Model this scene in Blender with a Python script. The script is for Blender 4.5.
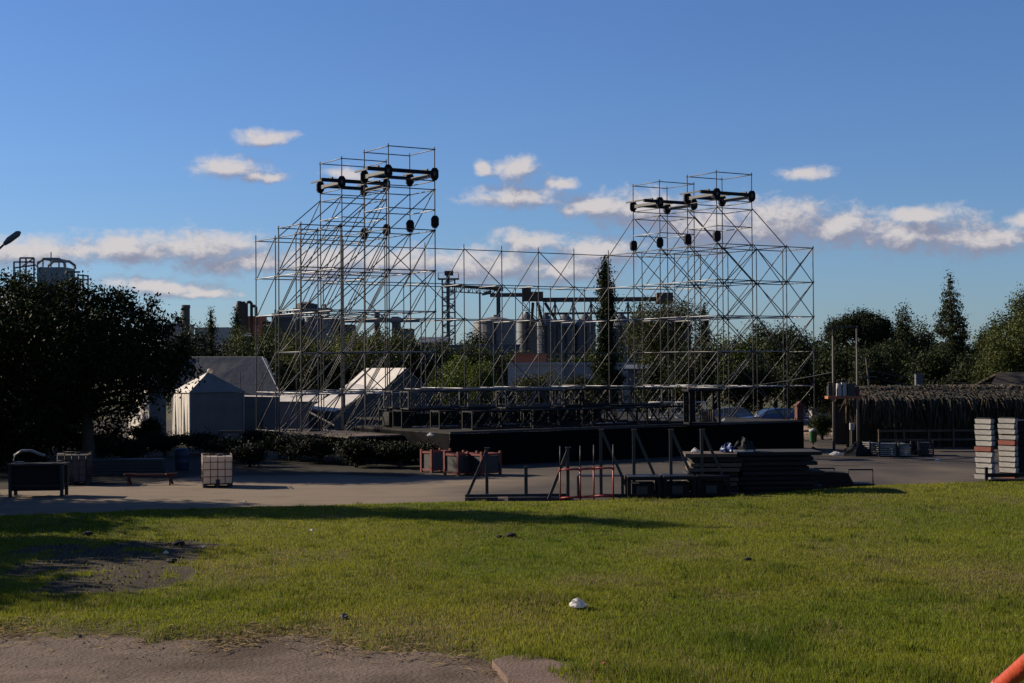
import bpy, math, random
import numpy as np
from mathutils import Vector, Matrix, Quaternion
for o in list(bpy.data.objects): bpy.data.objects.remove(o)
SC = bpy.context.scene
COL = SC.collection
R = math.radians
# ------------------------------------------------------------------ camera
F, YH, ROLL, H = 1530.0, 365.27, -0.0072, 4.3
PITCH = math.atan((YH-341.5)/F)
cam = bpy.data.cameras.new('camera'); CAM = bpy.data.objects.new('camera', cam); COL.objects.link(CAM)
cam.sensor_width = 36; cam.lens = F/1024*36; cam.clip_start = .1; cam.clip_end = 9000
CAM.matrix_world = Matrix.Translation((0,0,H)) @ Matrix.Rotation(math.pi/2+PITCH,4,'X') @ Matrix.Rotation(ROLL,4,'Z')
SC.camera = CAM
SC.render.resolution_x, SC.render.resolution_y = 1024, 683
# ------------------------------------------------------------------ light
SUN_AZ = (-.93, .37)                 # horizontal direction towards the sun
SUN_EL = R(25)
SKY_STRENGTH = .0536
SC.view_settings.view_transform = 'Standard'; SC.view_settings.look = 'None'
SC.view_settings.gamma = 1; SC.view_settings.exposure = 0.9
sl = bpy.data.lights.new('sun','SUN'); sl.energy = 5.0; sl.angle = R(.5); sl.color = (1,.86,.68)
so = bpy.data.objects.new('sun', sl); COL.objects.link(so)
n_ = math.hypot(*SUN_AZ)
sdir = Vector((SUN_AZ[0]/n_*math.cos(SUN_EL), SUN_AZ[1]/n_*math.cos(SUN_EL), math.sin(SUN_EL)))
so.rotation_euler = sdir.to_track_quat('Z','Y').to_euler(); so.location = (-40,30,30)

def build_world():
    w = bpy.data.worlds.new('World'); SC.world = w; w.use_nodes = True
    nt = w.node_tree; nt.nodes.clear()
    # ---- cloud field group: vector (x,y) in hundreds of photo pixels of angle, out: density
    E = [(45,254,70,17),(130,252,75,18),(205,247,70,20),(250,263,60,13),(330,262,80,20),(405,262,65,17),
         (170,286,60,9),(205,292,40,6),(268,137,27,9),(236,168,42,13),(268,177,24,6),(350,175,24,8),
         (483,167,11,8),(518,170,23,13),(515,196,46,15),(569,211,14,7),(526,242,38,13),(485,266,70,20),(565,270,60,16),
         (600,205,45,15),(645,212,50,20),(705,232,62,27),(770,228,74,27),(835,232,62,20),(905,240,72,22),(968,249,60,17),
         (915,222,40,10),(1012,230,24,10),(803,181,23,8),(600,250,50,16),(20,300,60,8),(560,183,20,6)]
    g = bpy.data.node_groups.new('cloud_field','ShaderNodeTree')
    g.interface.new_socket('P', in_out='INPUT', socket_type='NodeSocketVector')
    g.interface.new_socket('D', in_out='OUTPUT', socket_type='NodeSocketFloat')
    N, Lk = g.nodes, g.links
    gi, go = N.new('NodeGroupInput'), N.new('NodeGroupOutput')
    def vm(op, a, b):
        n = N.new('ShaderNodeVectorMath'); n.operation = op
        for s, v in ((0,a),(1,b)):
            if v is None: continue
            if isinstance(v, tuple): n.inputs[s].default_value = v
            else: Lk.new(v, n.inputs[s])
        return n
    def mt(op, a, b=None, c=None):
        n = N.new('ShaderNodeMath'); n.operation = op
        for s, v in enumerate((a,b,c)):
            if v is None: continue
            if isinstance(v,(int,float)): n.inputs[s].default_value = v
            else: Lk.new(v, n.inputs[s])
        return n.outputs[0]
    def noise(vec, sc, det, rough=.6, dist=0):
        n = N.new('ShaderNodeTexNoise'); n.inputs['Scale'].default_value = sc; n.inputs['Detail'].default_value = det
        n.inputs['Roughness'].default_value = rough; n.inputs['Distortion'].default_value = dist; Lk.new(vec, n.inputs['Vector']); return n
    P = gi.outputs[0]
    wn = noise(P, 1.7, 3); wv = vm('MULTIPLY', vm('SUBTRACT', wn.outputs['Color'], (.5,.5,.5)).outputs[0], (.36,.22,0)).outputs[0]
    PW = vm('ADD', P, wv).outputs[0]
    acc = None
    for (x,y,rx,ry) in E:
        cx, cy = (x-512)/100, (YH-y)/100
        d = vm('SUBTRACT', PW, (cx,cy,0)).outputs[0]
        d = vm('MULTIPLY', d, (86/rx,90/ry,0)).outputs[0]
        ln = vm('LENGTH', d, None).outputs['Value']
        v = mt('SUBTRACT', 1, ln)
        acc = v if acc is None else mt('SMOOTH_MAX', acc, v, .25)
    # elsewhere in the sky: the same kind of low banks all the way round
    sx = N.new('ShaderNodeSeparateXYZ'); Lk.new(P, sx.inputs[0])
    st = vm('MULTIPLY', P, (.42,1.15,1)).outputs[0]
    ln_ = noise(st, .9, 3, .55)
    band = mt('SUBTRACT', 1, mt('ABSOLUTE', mt('DIVIDE', mt('SUBTRACT', sx.outputs[1], 1.5), 1.9)))
    gen = mt('MULTIPLY', mt('SUBTRACT', ln_.outputs[0], .52), 7)
    gen = mt('MINIMUM', gen, mt('MULTIPLY', band, 1.6))
    out = mt('MULTIPLY', mt('SUBTRACT', mt('ABSOLUTE', sx.outputs[0]), 5.3), 2.0)
    gen = mt('MINIMUM', gen, out)
    acc = mt('MAXIMUM', acc, gen)
    acc = mt('MAXIMUM', acc, -1.2)
    fn = noise(vm('MULTIPLY', P, (1,1.5,1)).outputs[0], 4.6, 8, .66, .35)
    acc = mt('ADD', acc, mt('MULTIPLY', mt('SUBTRACT', fn.outputs[0], .5), 1.7))
    Lk.new(acc, go.inputs[0])
    # ---- world
    N, Lk = nt.nodes, nt.links
    tc = N.new('ShaderNodeTexCoord'); sp = N.new('ShaderNodeSeparateXYZ'); Lk.new(tc.outputs['Generated'], sp.inputs[0])
    az = mt('ARCTAN2', sp.outputs[0], sp.outputs[1]); el = mt('ARCSINE', sp.outputs[2])
    cb = N.new('ShaderNodeCombineXYZ'); Lk.new(mt('MULTIPLY', az, F/100), cb.inputs[0]); Lk.new(mt('MULTIPLY', el, F/100), cb.inputs[1])
    P = cb.outputs[0]
    def field(vec):
        n = N.new('ShaderNodeGroup'); n.node_tree = g; Lk.new(vec, n.inputs[0]); return n.outputs[0]
    f0 = field(P); f1 = field(vm('ADD', P, (-.10,.14,0)).outputs[0])
    mr = N.new('ShaderNodeMapRange'); mr.interpolation_type = 'SMOOTHSTEP'; Lk.new(f0, mr.inputs[0])
    mr.inputs[1].default_value = -.16; mr.inputs[2].default_value = .74
    lit = N.new('ShaderNodeMapRange'); lit.interpolation_type = 'SMOOTHSTEP'; Lk.new(mt('SUBTRACT', f0, f1), lit.inputs[0])
    lit.inputs[1].default_value = -.24; lit.inputs[2].default_value = .72
    cc = N.new('ShaderNodeMix'); cc.data_type = 'RGBA'; Lk.new(lit.outputs[0], cc.inputs[0])
    cc.inputs[6].default_value = CLOUD_DARK; cc.inputs[7].default_value = CLOUD_LIT
    sky = N.new('ShaderNodeTexSky'); sky.sky_type = 'NISHITA'; sky.sun_disc = False
    sky.sun_elevation = SUN_EL; sky.sun_rotation = math.atan2(SUN_AZ[0], SUN_AZ[1])
    sky.altitude = 0; sky.air_density = 1.0; sky.dust_density = .3; sky.ozone_density = 2.6
    tint = N.new('ShaderNodeMix'); tint.data_type = 'RGBA'; tint.blend_type = 'MULTIPLY'; tint.inputs[0].default_value = 1
    Lk.new(sky.outputs[0], tint.inputs[6]); tint.inputs[7].default_value = (.525,.71,1.07,1)
    mx = N.new('ShaderNodeMix'); mx.data_type = 'RGBA'
    Lk.new(mt('MULTIPLY', mr.outputs[0], .93), mx.inputs[0]); Lk.new(tint.outputs[2], mx.inputs[6]); Lk.new(cc.outputs[2], mx.inputs[7])
    bg = N.new('ShaderNodeBackground'); bg.inputs[1].default_value = SKY_STRENGTH; Lk.new(mx.outputs[2], bg.inputs[0])
    ow = N.new('ShaderNodeOutputWorld'); Lk.new(bg.outputs[0], ow.inputs[0])
CLOUD_LIT = (6.6,6.15,6.1,1); CLOUD_DARK = (2.6,2.75,3.7,1)
build_world()
# ------------------------------------------------------------------ pixel to place
def ray(x, y):
    c, s = math.cos(ROLL), math.sin(ROLL)
    dx, dy = x-512, y-341.5
    X, Yd = c*dx+s*dy, -s*dx+c*dy
    a = PITCH; yc, zc = F, -Yd
    return Vector((X, yc*math.cos(a)-zc*math.sin(a), yc*math.sin(a)+zc*math.cos(a)))
def gp(x, y, z=0.0):
    r = ray(x, y); t = (z-H)/r.z
    return Vector((r.x*t, r.y*t, z))
def at(x, y, Y):
    r = ray(x, y); t = Y/r.y
    return Vector((r.x*t, Y, H+r.z*t))
# ------------------------------------------------------------------ materials
ALB = .56
def mat(name, col, rough=.8, metal=0.0, var=.15, scale=3.0, bump=0.0, bscale=20.0, col2=None, spec=.4, det=5, trans=0.0, attr=None, streak=None):
    col = tuple(c*ALB for c in col); col2 = tuple(c*ALB for c in col2) if col2 else None
    m = bpy.data.materials.new(name); m.use_nodes = True
    nt = m.node_tree; N, Lk = nt.nodes, nt.links
    b = N['Principled BSDF']; b.inputs['Roughness'].default_value = rough; b.inputs['Metallic'].default_value = metal
    b.inputs['Specular IOR Level'].default_value = spec
    tc = N.new('ShaderNodeTexCoord')
    src = tc.outputs['Object']
    if streak:
        mp = N.new('ShaderNodeMapping'); mp.inputs['Scale'].default_value = streak; Lk.new(src, mp.inputs[0]); src = mp.outputs[0]
    no = N.new('ShaderNodeTexNoise'); no.inputs['Scale'].default_value = scale; no.inputs['Detail'].default_value = det; no.inputs['Roughness'].default_value = .65
    Lk.new(src, no.inputs['Vector'])
    rp = N.new('ShaderNodeValToRGB'); rp.color_ramp.elements[0].position = .3; rp.color_ramp.elements[1].position = .7
    c2 = col2 if col2 else tuple(min(1,c*(1+var)) for c in col)
    c1 = tuple(c*(1-var) for c in col) if not col2 else col
    rp.color_ramp.elements[0].color = (*c1,1); rp.color_ramp.elements[1].color = (*c2,1)
    Lk.new(no.outputs[0], rp.inputs[0])
    out = rp.outputs[0]
    if attr:
        at_ = N.new('ShaderNodeAttribute'); at_.attribute_name = attr
        mx = N.new('ShaderNodeMix'); mx.data_type = 'RGBA'; mx.blend_type = 'MULTIPLY'; mx.inputs[0].default_value = 1
        Lk.new(out, mx.inputs[6]); Lk.new(at_.outputs['Color'], mx.inputs[7]); out = mx.outputs[2]
    Lk.new(out, b.inputs['Base Color'])
    if bump:
        n2 = N.new('ShaderNodeTexNoise'); n2.inputs['Scale'].default_value = bscale; n2.inputs['Detail'].default_value = 6; Lk.new(src, n2.inputs['Vector'])
        bp = N.new('ShaderNodeBump'); bp.inputs['Strength'].default_value = bump; bp.inputs['Distance'].default_value = .03
        Lk.new(n2.outputs[0], bp.inputs['Height']); Lk.new(bp.outputs[0], b.inputs['Normal'])
    if trans:
        t = N.new('ShaderNodeBsdfTranslucent'); Lk.new(out, t.inputs[0]); ms = N.new('ShaderNodeMixShader'); ms.inputs[0].default_value = trans
        Lk.new(b.outputs[0], ms.inputs[1]); Lk.new(t.outputs[0], ms.inputs[2]); Lk.new(ms.outputs[0], N['Material Output'].inputs[0])
    return m
M = {}
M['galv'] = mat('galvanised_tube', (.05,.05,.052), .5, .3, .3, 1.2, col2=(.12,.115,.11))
M['galv_bright'] = mat('bright_galvanised_tube', (.34,.335,.33), .45, .3, .25, 2)  # bright steel; on scaffold ledgers it stands in for sunlight
M['steel_dark'] = mat('dark_painted_steel', (.028,.028,.03), .55, .2, .5, 3)
M['steel_grey'] = mat('worn_grey_steel', (.055,.054,.050), .6, .2, .3, 5)
M['black'] = mat('black_paint', (.009,.009,.010), .7, 0, .4, 5, spec=.2)
M['skirt'] = mat('black_stage_cloth', (.0055,.0055,.0065), .95, 0, .4, 2, streak=(6,6,.4), spec=.05)
M['deckwood'] = mat('worn_stage_plywood', (.026,.023,.021), .85, 0, .3, 3, col2=(.05,.043,.037), spec=.15)
M['planks'] = mat('weathered_boards', (.08,.058,.04), .85, 0, .3, 4, col2=(.17,.12,.08), bump=.3)
M['planks_dark'] = mat('dark_boards', (.014,.012,.010), .85, 0, .4, 4)  # near-black board tone with random variation
M['red'] = mat('red_paint', (.36,.032,.018), .5, .1, .3, 6)
M['redrail'] = mat('orange_red_rail_paint', (.52,.07,.025), .45, 0, .3, 9, bump=.15, bscale=60)
M['orange'] = mat('orange_primer', (.42,.13,.045), .7, 0, .25, 5)
M['whiteplastic'] = mat('milky_plastic', (.86,.76,.66), .5, 0, .12, 4, trans=.5)
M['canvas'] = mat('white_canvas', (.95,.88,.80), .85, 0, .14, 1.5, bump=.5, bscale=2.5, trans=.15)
M['canvas_shade'] = mat('shaded_white_canvas', (.235,.22,.20), .85, 0, .18, .8, bump=.6, bscale=1.6)  # white tent canvas with shade put into its colour
M['panel_white'] = mat('grey_white_panel', (.24,.22,.20), .75, 0, .25, 5, col2=(.46,.44,.42), bump=.2)
M['panel_rust'] = mat('rusty_panel', (.24,.06,.035), .8, 0, .3, 8)
M['concrete_pole'] = mat('concrete_pole', (.16,.145,.13), .9, 0, .2, 4)
M['brick'] = mat('red_brick', (.12,.045,.03), .9, 0, .3, 8)
M['terracotta'] = mat('terracotta_wall', (.62,.19,.10), .85, 0, .15, 3)
M['render_white'] = mat('white_render', (.48,.46,.44), .85, 0, .15, .8)
M['render_grey'] = mat('grey_render', (.17,.175,.19), .85, 0, .15, .6)
M['sheet_grey'] = mat('grey_sheet_metal', (.13,.145,.17), .6, .2, .25, .5, streak=(1,1,.15))
M['silo'] = mat('weathered_silo_steel', (.28,.28,.28), .65, .2, .3, .5, streak=(1,1,.12), col2=(.13,.13,.135))
M['plant'] = mat('old_plant_steel', (.08,.08,.075), .75, .1, .35, .4, col2=(.14,.13,.12))
M['plant_brown'] = mat('brown_plant_cladding', (.10,.07,.055), .8, 0, .3, .6)
M['plant_teal'] = mat('pale_teal_steel', (.22,.28,.30), .6, .2, .2, .7)
M['glass'] = mat('dark_glass', (.02,.025,.03), .12, 0, .2, 1, spec=.7)
M['carblue'] = mat('blue_car_paint', (.04,.09,.22), .3, .2, .1, 1, spec=.6)
M['cargrey'] = mat('silver_car_paint', (.26,.29,.34), .3, .4, .1, 1, spec=.6)
M['rubber'] = mat('tyre_rubber', (.015,.015,.015), .9, 0, .3, 8)
M['bluetarp'] = mat('blue_tarpaulin', (.02,.06,.22), .5, 0, .25, 5)
M['greenplastic'] = mat('green_plastic', (.05,.16,.06), .5, 0, .2, 3)
M['thatch'] = mat('dry_palm_thatch', (1,1,1), .95, 0, .35, 3, attr='Col', col2=(.75,.75,.75))
M['thatch_base'] = mat('thatch_core', (.06,.047,.03), .95, 0, .4, 3)
M['bark'] = mat('bark', (.07,.055,.042), .95, 0, .35, 6, bump=.4)
M['leaf'] = mat('leaves', (.9,.9,.9), .65, 0, .2, .6, attr='Col', col2=(1.15,1.15,1.0), trans=.2, spec=.12)
M['blade'] = mat('grass_blades', (.9,.9,.9), .7, 0, .2, .3, attr='Col', col2=(1.1,1.1,1.0), trans=.45, spec=.15)
M['paper'] = mat('white_litter', (1.2,1.17,1.12), .7, 0, .06, 9, trans=.45)
M['clod'] = mat('dark_soil_clods', (.030,.024,.018), .95, 0, .4, 12)
M['wire'] = mat('wire', (.06,.06,.06), .6, 0, .2, 3)
# ------------------------------------------------------------------ helpers
def props(o, label=None, cat=None, group=None, kind=None):
    if label: o['label'] = label
    if cat: o['category'] = cat
    if group: o['group'] = group
    if kind: o['kind'] = kind
    return o
def thing(name, label, cat, loc=(0,0,0), rz=0.0, group=None):
    o = bpy.data.objects.new(name, None); COL.objects.link(o); o.empty_display_size = .3
    o.location = loc; o.rotation_euler = (0,0,rz)
    return props(o, label, cat, group)
def link(name, me, parent=None, loc=None, rz=None):
    o = bpy.data.objects.new(name, me); COL.objects.link(o)
    if parent: o.parent = parent
    if loc is not None: o.location = loc
    if rz is not None: o.rotation_euler = (0,0,rz)
    return o
def arr_mesh(name, V, Fc, m, cols=None, smooth=False):
    V = np.asarray(V, np.float32).reshape(-1,3); Fc = np.asarray(Fc, np.int32)
    k = Fc.shape[1]; n = Fc.shape[0]
    me = bpy.data.meshes.new(name); me.vertices.add(len(V)); me.vertices.foreach_set('co', V.ravel())
    me.loops.add(n*k); me.loops.foreach_set('vertex_index', Fc.ravel())
    me.polygons.add(n); me.polygons.foreach_set('loop_start', np.arange(0,n*k,k,dtype=np.int32))
    if smooth: me.polygons.foreach_set('use_smooth', np.ones(n,bool))
    me.update(calc_edges=True)
    if cols is not None:
        a = me.color_attributes.new('Col','FLOAT_COLOR','POINT')
        c4 = np.ones((len(V),4),np.float32); c4[:,:3] = cols; a.data.foreach_set('color', c4.ravel())
    me.materials.append(m); return me
class MB:
    def __init__(s): s.v=[]; s.f=[]
    def box(s, x0,y0,z0,x1,y1,z1):
        b=len(s.v); s.v += [(x0,y0,z0),(x1,y0,z0),(x1,y1,z0),(x0,y1,z0),(x0,y0,z1),(x1,y0,z1),(x1,y1,z1),(x0,y1,z1)]
        s.f += [tuple(b+i for i in q) for q in ((0,3,2,1),(4,5,6,7),(0,1,5,4),(1,2,6,5),(2,3,7,6),(3,0,4,7))]; return s
    def bar(s, p, q, w, h=None, roll=0):
        p,q=Vector(p),Vector(q); h=h or w; d=(q-p).normalized()
        up=Vector((0,0,1)) if abs(d.z)<.95 else Vector((1,0,0))
        a=d.cross(up).normalized(); c=a.cross(d).normalized(); b=len(s.v)
        for e in (p,q):
            for i,j in ((-1,-1),(1,-1),(1,1),(-1,1)): s.v.append(tuple(e+a*(i*w/2)+c*(j*h/2)))
        s.f += [tuple(b+i for i in t) for t in ((0,1,2,3),(7,6,5,4),(0,4,5,1),(1,5,6,2),(2,6,7,3),(3,7,4,0))]; return s
    def tube(s, pts, rad, n=6, cap=True):
        pts=[Vector(p) for p in pts]; rad = rad if isinstance(rad,(list,tuple)) else [rad]*len(pts); b=len(s.v)
        for i,p in enumerate(pts):
            d=(pts[min(i+1,len(pts)-1)]-pts[max(i-1,0)]).normalized()
            up=Vector((0,0,1)) if abs(d.z)<.9 else Vector((1,0,0))
            a=d.cross(up).normalized(); c=a.cross(d)
            for k in range(n):
                t=2*math.pi*k/n; s.v.append(tuple(p+(a*math.cos(t)+c*math.sin(t))*rad[i]))
        for i in range(len(pts)-1):
            for k in range(n):
                k2=(k+1)%n; s.f.append((b+i*n+k,b+i*n+k2,b+(i+1)*n+k2,b+(i+1)*n+k))
        if cap:
            s.f.append(tuple(b+k for k in reversed(range(n)))); e=b+(len(pts)-1)*n; s.f.append(tuple(e+k for k in range(n)))
        return s
    def poly(s, pts):
        b=len(s.v); s.v += [tuple(p) for p in pts]; s.f.append(tuple(range(b,b+len(pts)))); return s
    def prism(s, pts, off):
        b=len(s.v); n=len(pts); off=Vector(off); s.v += [tuple(p) for p in pts]+[tuple(Vector(p)+off) for p in pts]
        s.f.append(tuple(b+i for i in reversed(range(n)))); s.f.append(tuple(b+n+i for i in range(n)))
        for i in range(n): j=(i+1)%n; s.f.append((b+i,b+j,b+n+j,b+n+i))
        return s
    def lathe(s, prof, n=16, c=(0,0,0)):
        b=len(s.v)
        for r,z in prof:
            for k in range(n):
                t=2*math.pi*k/n; s.v.append((c[0]+r*math.cos(t),c[1]+r*math.sin(t),c[2]+z))
        for i in range(len(prof)-1):
            for k in range(n):
                k2=(k+1)%n; s.f.append((b+i*n+k,b+i*n+k2,b+(i+1)*n+k2,b+(i+1)*n+k))
        s.f.append(tuple(b+k for k in reversed(range(n)))); e=b+(len(prof)-1)*n; s.f.append(tuple(e+k for k in range(n)))
        return s
    def mesh(s, name, m, smooth=False, bevel=0):
        me=bpy.data.meshes.new(name); me.from_pydata(s.v,[],s.f); me.update(); me.materials.append(m)
        if smooth:
            for p in me.polygons: p.use_smooth=True
        return me
    def build(s, name, m, parent=None, loc=None, rz=None, smooth=False): return link(name, s.mesh(name,m,smooth), parent, loc, rz)
def box_mesh(name, x,y,z, m): return MB().box(-x/2,-y/2,0,x/2,y/2,z).mesh(name,m)
def unit_pipe(name, r, m, n=7): return MB().tube([(0,0,0),(0,0,1)], r, n).mesh(name, m, True)
def pipe(name, me, p, q, parent=None):
    p,q=Vector(p),Vector(q); d=q-p; o=link(name, me, parent, p)
    o.rotation_mode='QUATERNION'; o.rotation_quaternion=d.to_track_quat('Z','Y'); o.scale=(1,1,d.length); return o
def copy_tree(o, parent=None):
    c=o.copy(); COL.objects.link(c); c.parent=parent
    for ch in list(o.children): copy_tree(ch, c)
    return c
_rs=np.random.RandomState(7); _tab=_rs.rand(256,256)
def vnoise(x, y):
    x=np.asarray(x,float); y=np.asarray(y,float); xi=np.floor(x).astype(int); yi=np.floor(y).astype(int); fx=x-xi; fy=y-yi
    fx=fx*fx*(3-2*fx); fy=fy*fy*(3-2*fy); g=lambda a,b:_tab[a%256,b%256]
    return (g(xi,yi)*(1-fx)+g(xi+1,yi)*fx)*(1-fy)+(g(xi,yi+1)*(1-fx)+g(xi+1,yi+1)*fx)*fy
def fbm(x, y, o=4):
    s=0; a=.5; t=0
    for i in range(o): s=s+a*vnoise(x*2**i+17*i,y*2**i+31*i); t+=a; a*=.5
    return s/t
rng = np.random.RandomState(3); random.seed(5)
# ------------------------------------------------------------------ ground
def ground_mat(name, c1, c2, scale, bump=.4, bscale=6, soil=None, c3=None):
    m = mat(name, c1, .95, 0, .2, scale, bump, bscale, col2=c2, spec=.15, det=9)
    nt=m.node_tree; N,Lk=nt.nodes,nt.links; b=N['Principled BSDF']
    src=b.inputs['Base Color'].links[0].from_socket
    tc=[n for n in N if n.type=='TEX_COORD'][0]
    if c3:
        n=N.new('ShaderNodeTexNoise'); n.inputs['Scale'].default_value=scale*.22; n.inputs['Detail'].default_value=6; Lk.new(tc.outputs['Object'],n.inputs['Vector'])
        r=N.new('ShaderNodeMapRange'); r.inputs[1].default_value=.48; r.inputs[2].default_value=.62; Lk.new(n.outputs[0],r.inputs[0])
        mx=N.new('ShaderNodeMix'); mx.data_type='RGBA'; Lk.new(r.outputs[0],mx.inputs[0]); Lk.new(src,mx.inputs[6]); mx.inputs[7].default_value=(*[c*ALB for c in c3],1); src=mx.outputs[2]
    if soil:
        a=N.new('ShaderNodeAttribute'); a.attribute_name='Col'; sp=N.new('ShaderNodeSeparateColor'); Lk.new(a.outputs['Color'],sp.inputs[0])
        for i,cs in enumerate(soil):
            mx=N.new('ShaderNodeMix'); mx.data_type='RGBA'; Lk.new(sp.outputs[i],mx.inputs[0]); Lk.new(src,mx.inputs[6]); mx.inputs[7].default_value=(*[c*ALB for c in cs],1); src=mx.outputs[2]
    Lk.new(src,b.inputs['Base Color']); return m
M['earth'] = ground_mat('far_earth', (.10,.10,.045), (.16,.13,.07), .08, c3=(.06,.08,.03))
M['yard'] = ground_mat('yard_asphalt', (.060,.050,.042), (.112,.092,.076), .35, .5, 9, soil=((.275,.213,.152),))
M['lawn'] = ground_mat('lawn_ground', (.085,.105,.009), (.13,.14,.016), .5, .6, 14, soil=((.048,.035,.023),(.12,.085,.045)))
M['path'] = ground_mat('dirt_path', (.125,.09,.066), (.25,.18,.135), 1.6, 1.0, 16, c3=(.10,.068,.046))
M['sand'] = ground_mat('sandy_lot', (.36,.26,.18), (.44,.33,.24), .3)
M['hill'] = mat('far_woods', (.045,.06,.035), .95, 0, .4, .02)
props(MB().poly([(-6000,-200,0),(6000,-200,0),(6000,8000,0),(-6000,8000,0)]).build('ground', M['earth']), kind='structure')
# lawn edge: photo pixels on the ground line
EDGE = sorted([tuple(gp(x,y)[:2]) for x,y in ((-60,519),(60,515),(150,511),(250,508),(360,505),(460,503),(540,503),(620,501),(700,499),(760,495),(820,491),(880,486),(950,484),(1030,483),(1090,483))])
EX=np.array([e[0] for e in EDGE]); EY=np.array([e[1] for e in EDGE])
PEDGE=sorted([tuple(gp(x,y)[:2]) for x,y in ((-60,640),(60,640),(150,641),(240,642),(310,641),(345,645),(395,653),(440,661),(490,671),(535,684),(570,705),(590,730))])
PX=np.array([e[0] for e in PEDGE]); PY=np.array([e[1] for e in PEDGE])
def yedge(x): return np.interp(x,EX,EY)+.55*(fbm(np.asarray(x)*1.3,np.asarray(x)*0+3,3)-.5)
def ypath(x): return np.where(np.asarray(x)<PX[-1]+.5, np.interp(x,PX,PY)+1.3*(fbm(np.asarray(x)*1.6,np.asarray(x)*0+9,5)-.5), 0)
def lawn_h(x,y):
    h=.02+.16*fbm(x*.22,y*.22,2)+.075*fbm(x*.9+5,y*.9,3)
    k=np.clip((yedge(x)-y)/1.5,0,1)*np.clip((y-ypath(x))/1.0,0,1)
    return .012+h*k*.8
soil_pts=[(70,571,1.5,1.0),(105,562,1.5,1.0),(140,566,1.2,1.2),(160,551,1.6,.6),(130,585,1.2,1.2),(85,590,1.2,.8),(60,553,1.3,.8),(175,549,.9,.5)]
SP=[(*gp(x,y)[:2],a,b) for x,y,a,b in soil_pts]
def soil(x,y):
    s=np.zeros_like(x)
    for cx,cy,a,b in SP: s=np.maximum(s,1-np.hypot((x-cx)/a,(y-cy)/(b*2.0)))
    s=np.where(s>0,s+(fbm(x*1.7,y*1.1,4)-.5)*1.5,0)
    return np.clip((s-.10)*6,0,1)
dry_c=[(gp(x,y)[0],gp(x,y)[1],r) for x,y,r in ((700,560,2.2),(620,585,1.5),(250,570,2.5),(960,575,2.5),(930,600,1.8),(420,640,1.6),(330,634,1.2),(470,660,1.2),(540,615,1.2),(860,520,2.5),(840,555,1.5))]
def dryness(x,y):
    s=np.zeros_like(x)
    for cx,cy,r in dry_c: s=np.maximum(s,1-np.hypot((x-cx)/r,(y-cy)/(r*1.6)))
    p=np.clip(1-(y-ypath(x))/1.1,0,1)*(y>ypath(x))*(x<PX[-1])
    return np.clip(np.maximum(s*.55,p*.9)+(fbm(x*.8+40,y*.5,4)-.55)*1.4,0,1)
def grid_sheet(name, xs, ylo, yhi, nr, zf, m, colf=None, kind='structure'):
    Xg=np.repeat(xs[:,None],nr+1,1); s=np.linspace(0,1,nr+1)[None,:]
    Yg=ylo[:,None]*(1-s)+yhi[:,None]*s; Z=zf(Xg,Yg)
    V=np.stack([Xg,Yg,Z],-1).reshape(-1,3); i=np.arange(len(xs)-1)[:,None]; j=np.arange(nr)[None,:]; w=nr+1
    Fc=np.stack([i*w+j,(i+1)*w+j,(i+1)*w+j+1,i*w+j+1],-1).reshape(-1,4)
    cols=colf(V[:,0],V[:,1]) if colf else None
    return props(link(name,arr_mesh(name,V,Fc,m,cols,True)),kind=kind)
xs=np.arange(-34,34.01,.2)
grid_sheet('lawn', xs, np.full_like(xs,4.0), yedge(xs), 170, lawn_h, M['lawn'], lambda x,y: np.stack([soil(x,y),dryness(x,y)*.8,0*x],-1))
xp=np.arange(-30,PX[-1]+.45,.15)
grid_sheet('dirt_path', xp, np.full_like(xp,3.0), ypath(xp), 90, lambda x,y:.035+.02*fbm(x*1.5,y*1.5,4)*np.clip((ypath(x)-y)/.3,0,1), M['path'])
# yard: tan worn concrete to the left, darker asphalt to the right
def yard_c(x,y):
    t=np.clip((1.5-(x-.25*(y-50)))/5+ (fbm(x*.25,y*.25,4)-.5)*1.4,0,1)*np.clip((62-y)/5,0,1)
    t=np.maximum(t,np.clip(fbm(x*.4+9,y*.15,4)-.55,0,1)*1.3)
    t=t*(.62+.7*fbm(x*.9+3,y*1.3,4)); tr_=np.abs(np.sin(y*1.1+x*.12+2*fbm(x*.1,y*.1,2))); t=t*np.where(tr_<.12,.72,1)
    return np.stack([np.clip(t,0,1),0*t,0*t],-1)
xy=np.arange(-60,60.01,.3)
grid_sheet('yard', xy, np.full_like(xy,40.0), np.full_like(xy,125.0), 300, lambda x,y:0*x+.004, M['yard'], yard_c)
a_,b_=gp(770,418),gp(1100,404)
props(MB().poly([(16.4,86,.010),(21,86,.010),(27.5,116,.010),(21.6,116,.010)]).build('sandy_lot', M['sand']),kind='structure')
M['shade_ground'] = ground_mat('painted_ground_shade', (.022,.019,.013), (.04,.034,.022), .6)
props(MB().poly([gp(-120,492,.009),gp(20,489,.009),gp(85,486,.009),gp(150,483,.009),gp(190,476,.009),gp(262,475,.009),gp(330,474,.009),gp(405,477,.009),gp(440,470,.009),(-6,80,.009),(-12,92,.009),(-45,92,.009)]).build('shade_sheet', M['shade_ground']),kind='structure')  # near-black sheet painting tree shade onto the yard ground
hx=np.linspace(-1500,1500,121); V=[];Fq=[]
for i,x in enumerate(hx): hz_=8+5*float(fbm(np.array([x*.01]),np.array([1.0]),4)[0]); V+=[(x,900-.00012*x*x,0),(x,915-.00012*x*x,hz_),(x,1000-.00012*x*x,hz_*.8)]
for i in range(120):
    for j in range(2): Fq.append((3*i+j,3*i+3+j,3*i+4+j,3*i+1+j))
props(link('far_woods',arr_mesh('far_woods',V,Fq,M['hill'],None,True)),kind='structure')
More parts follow.
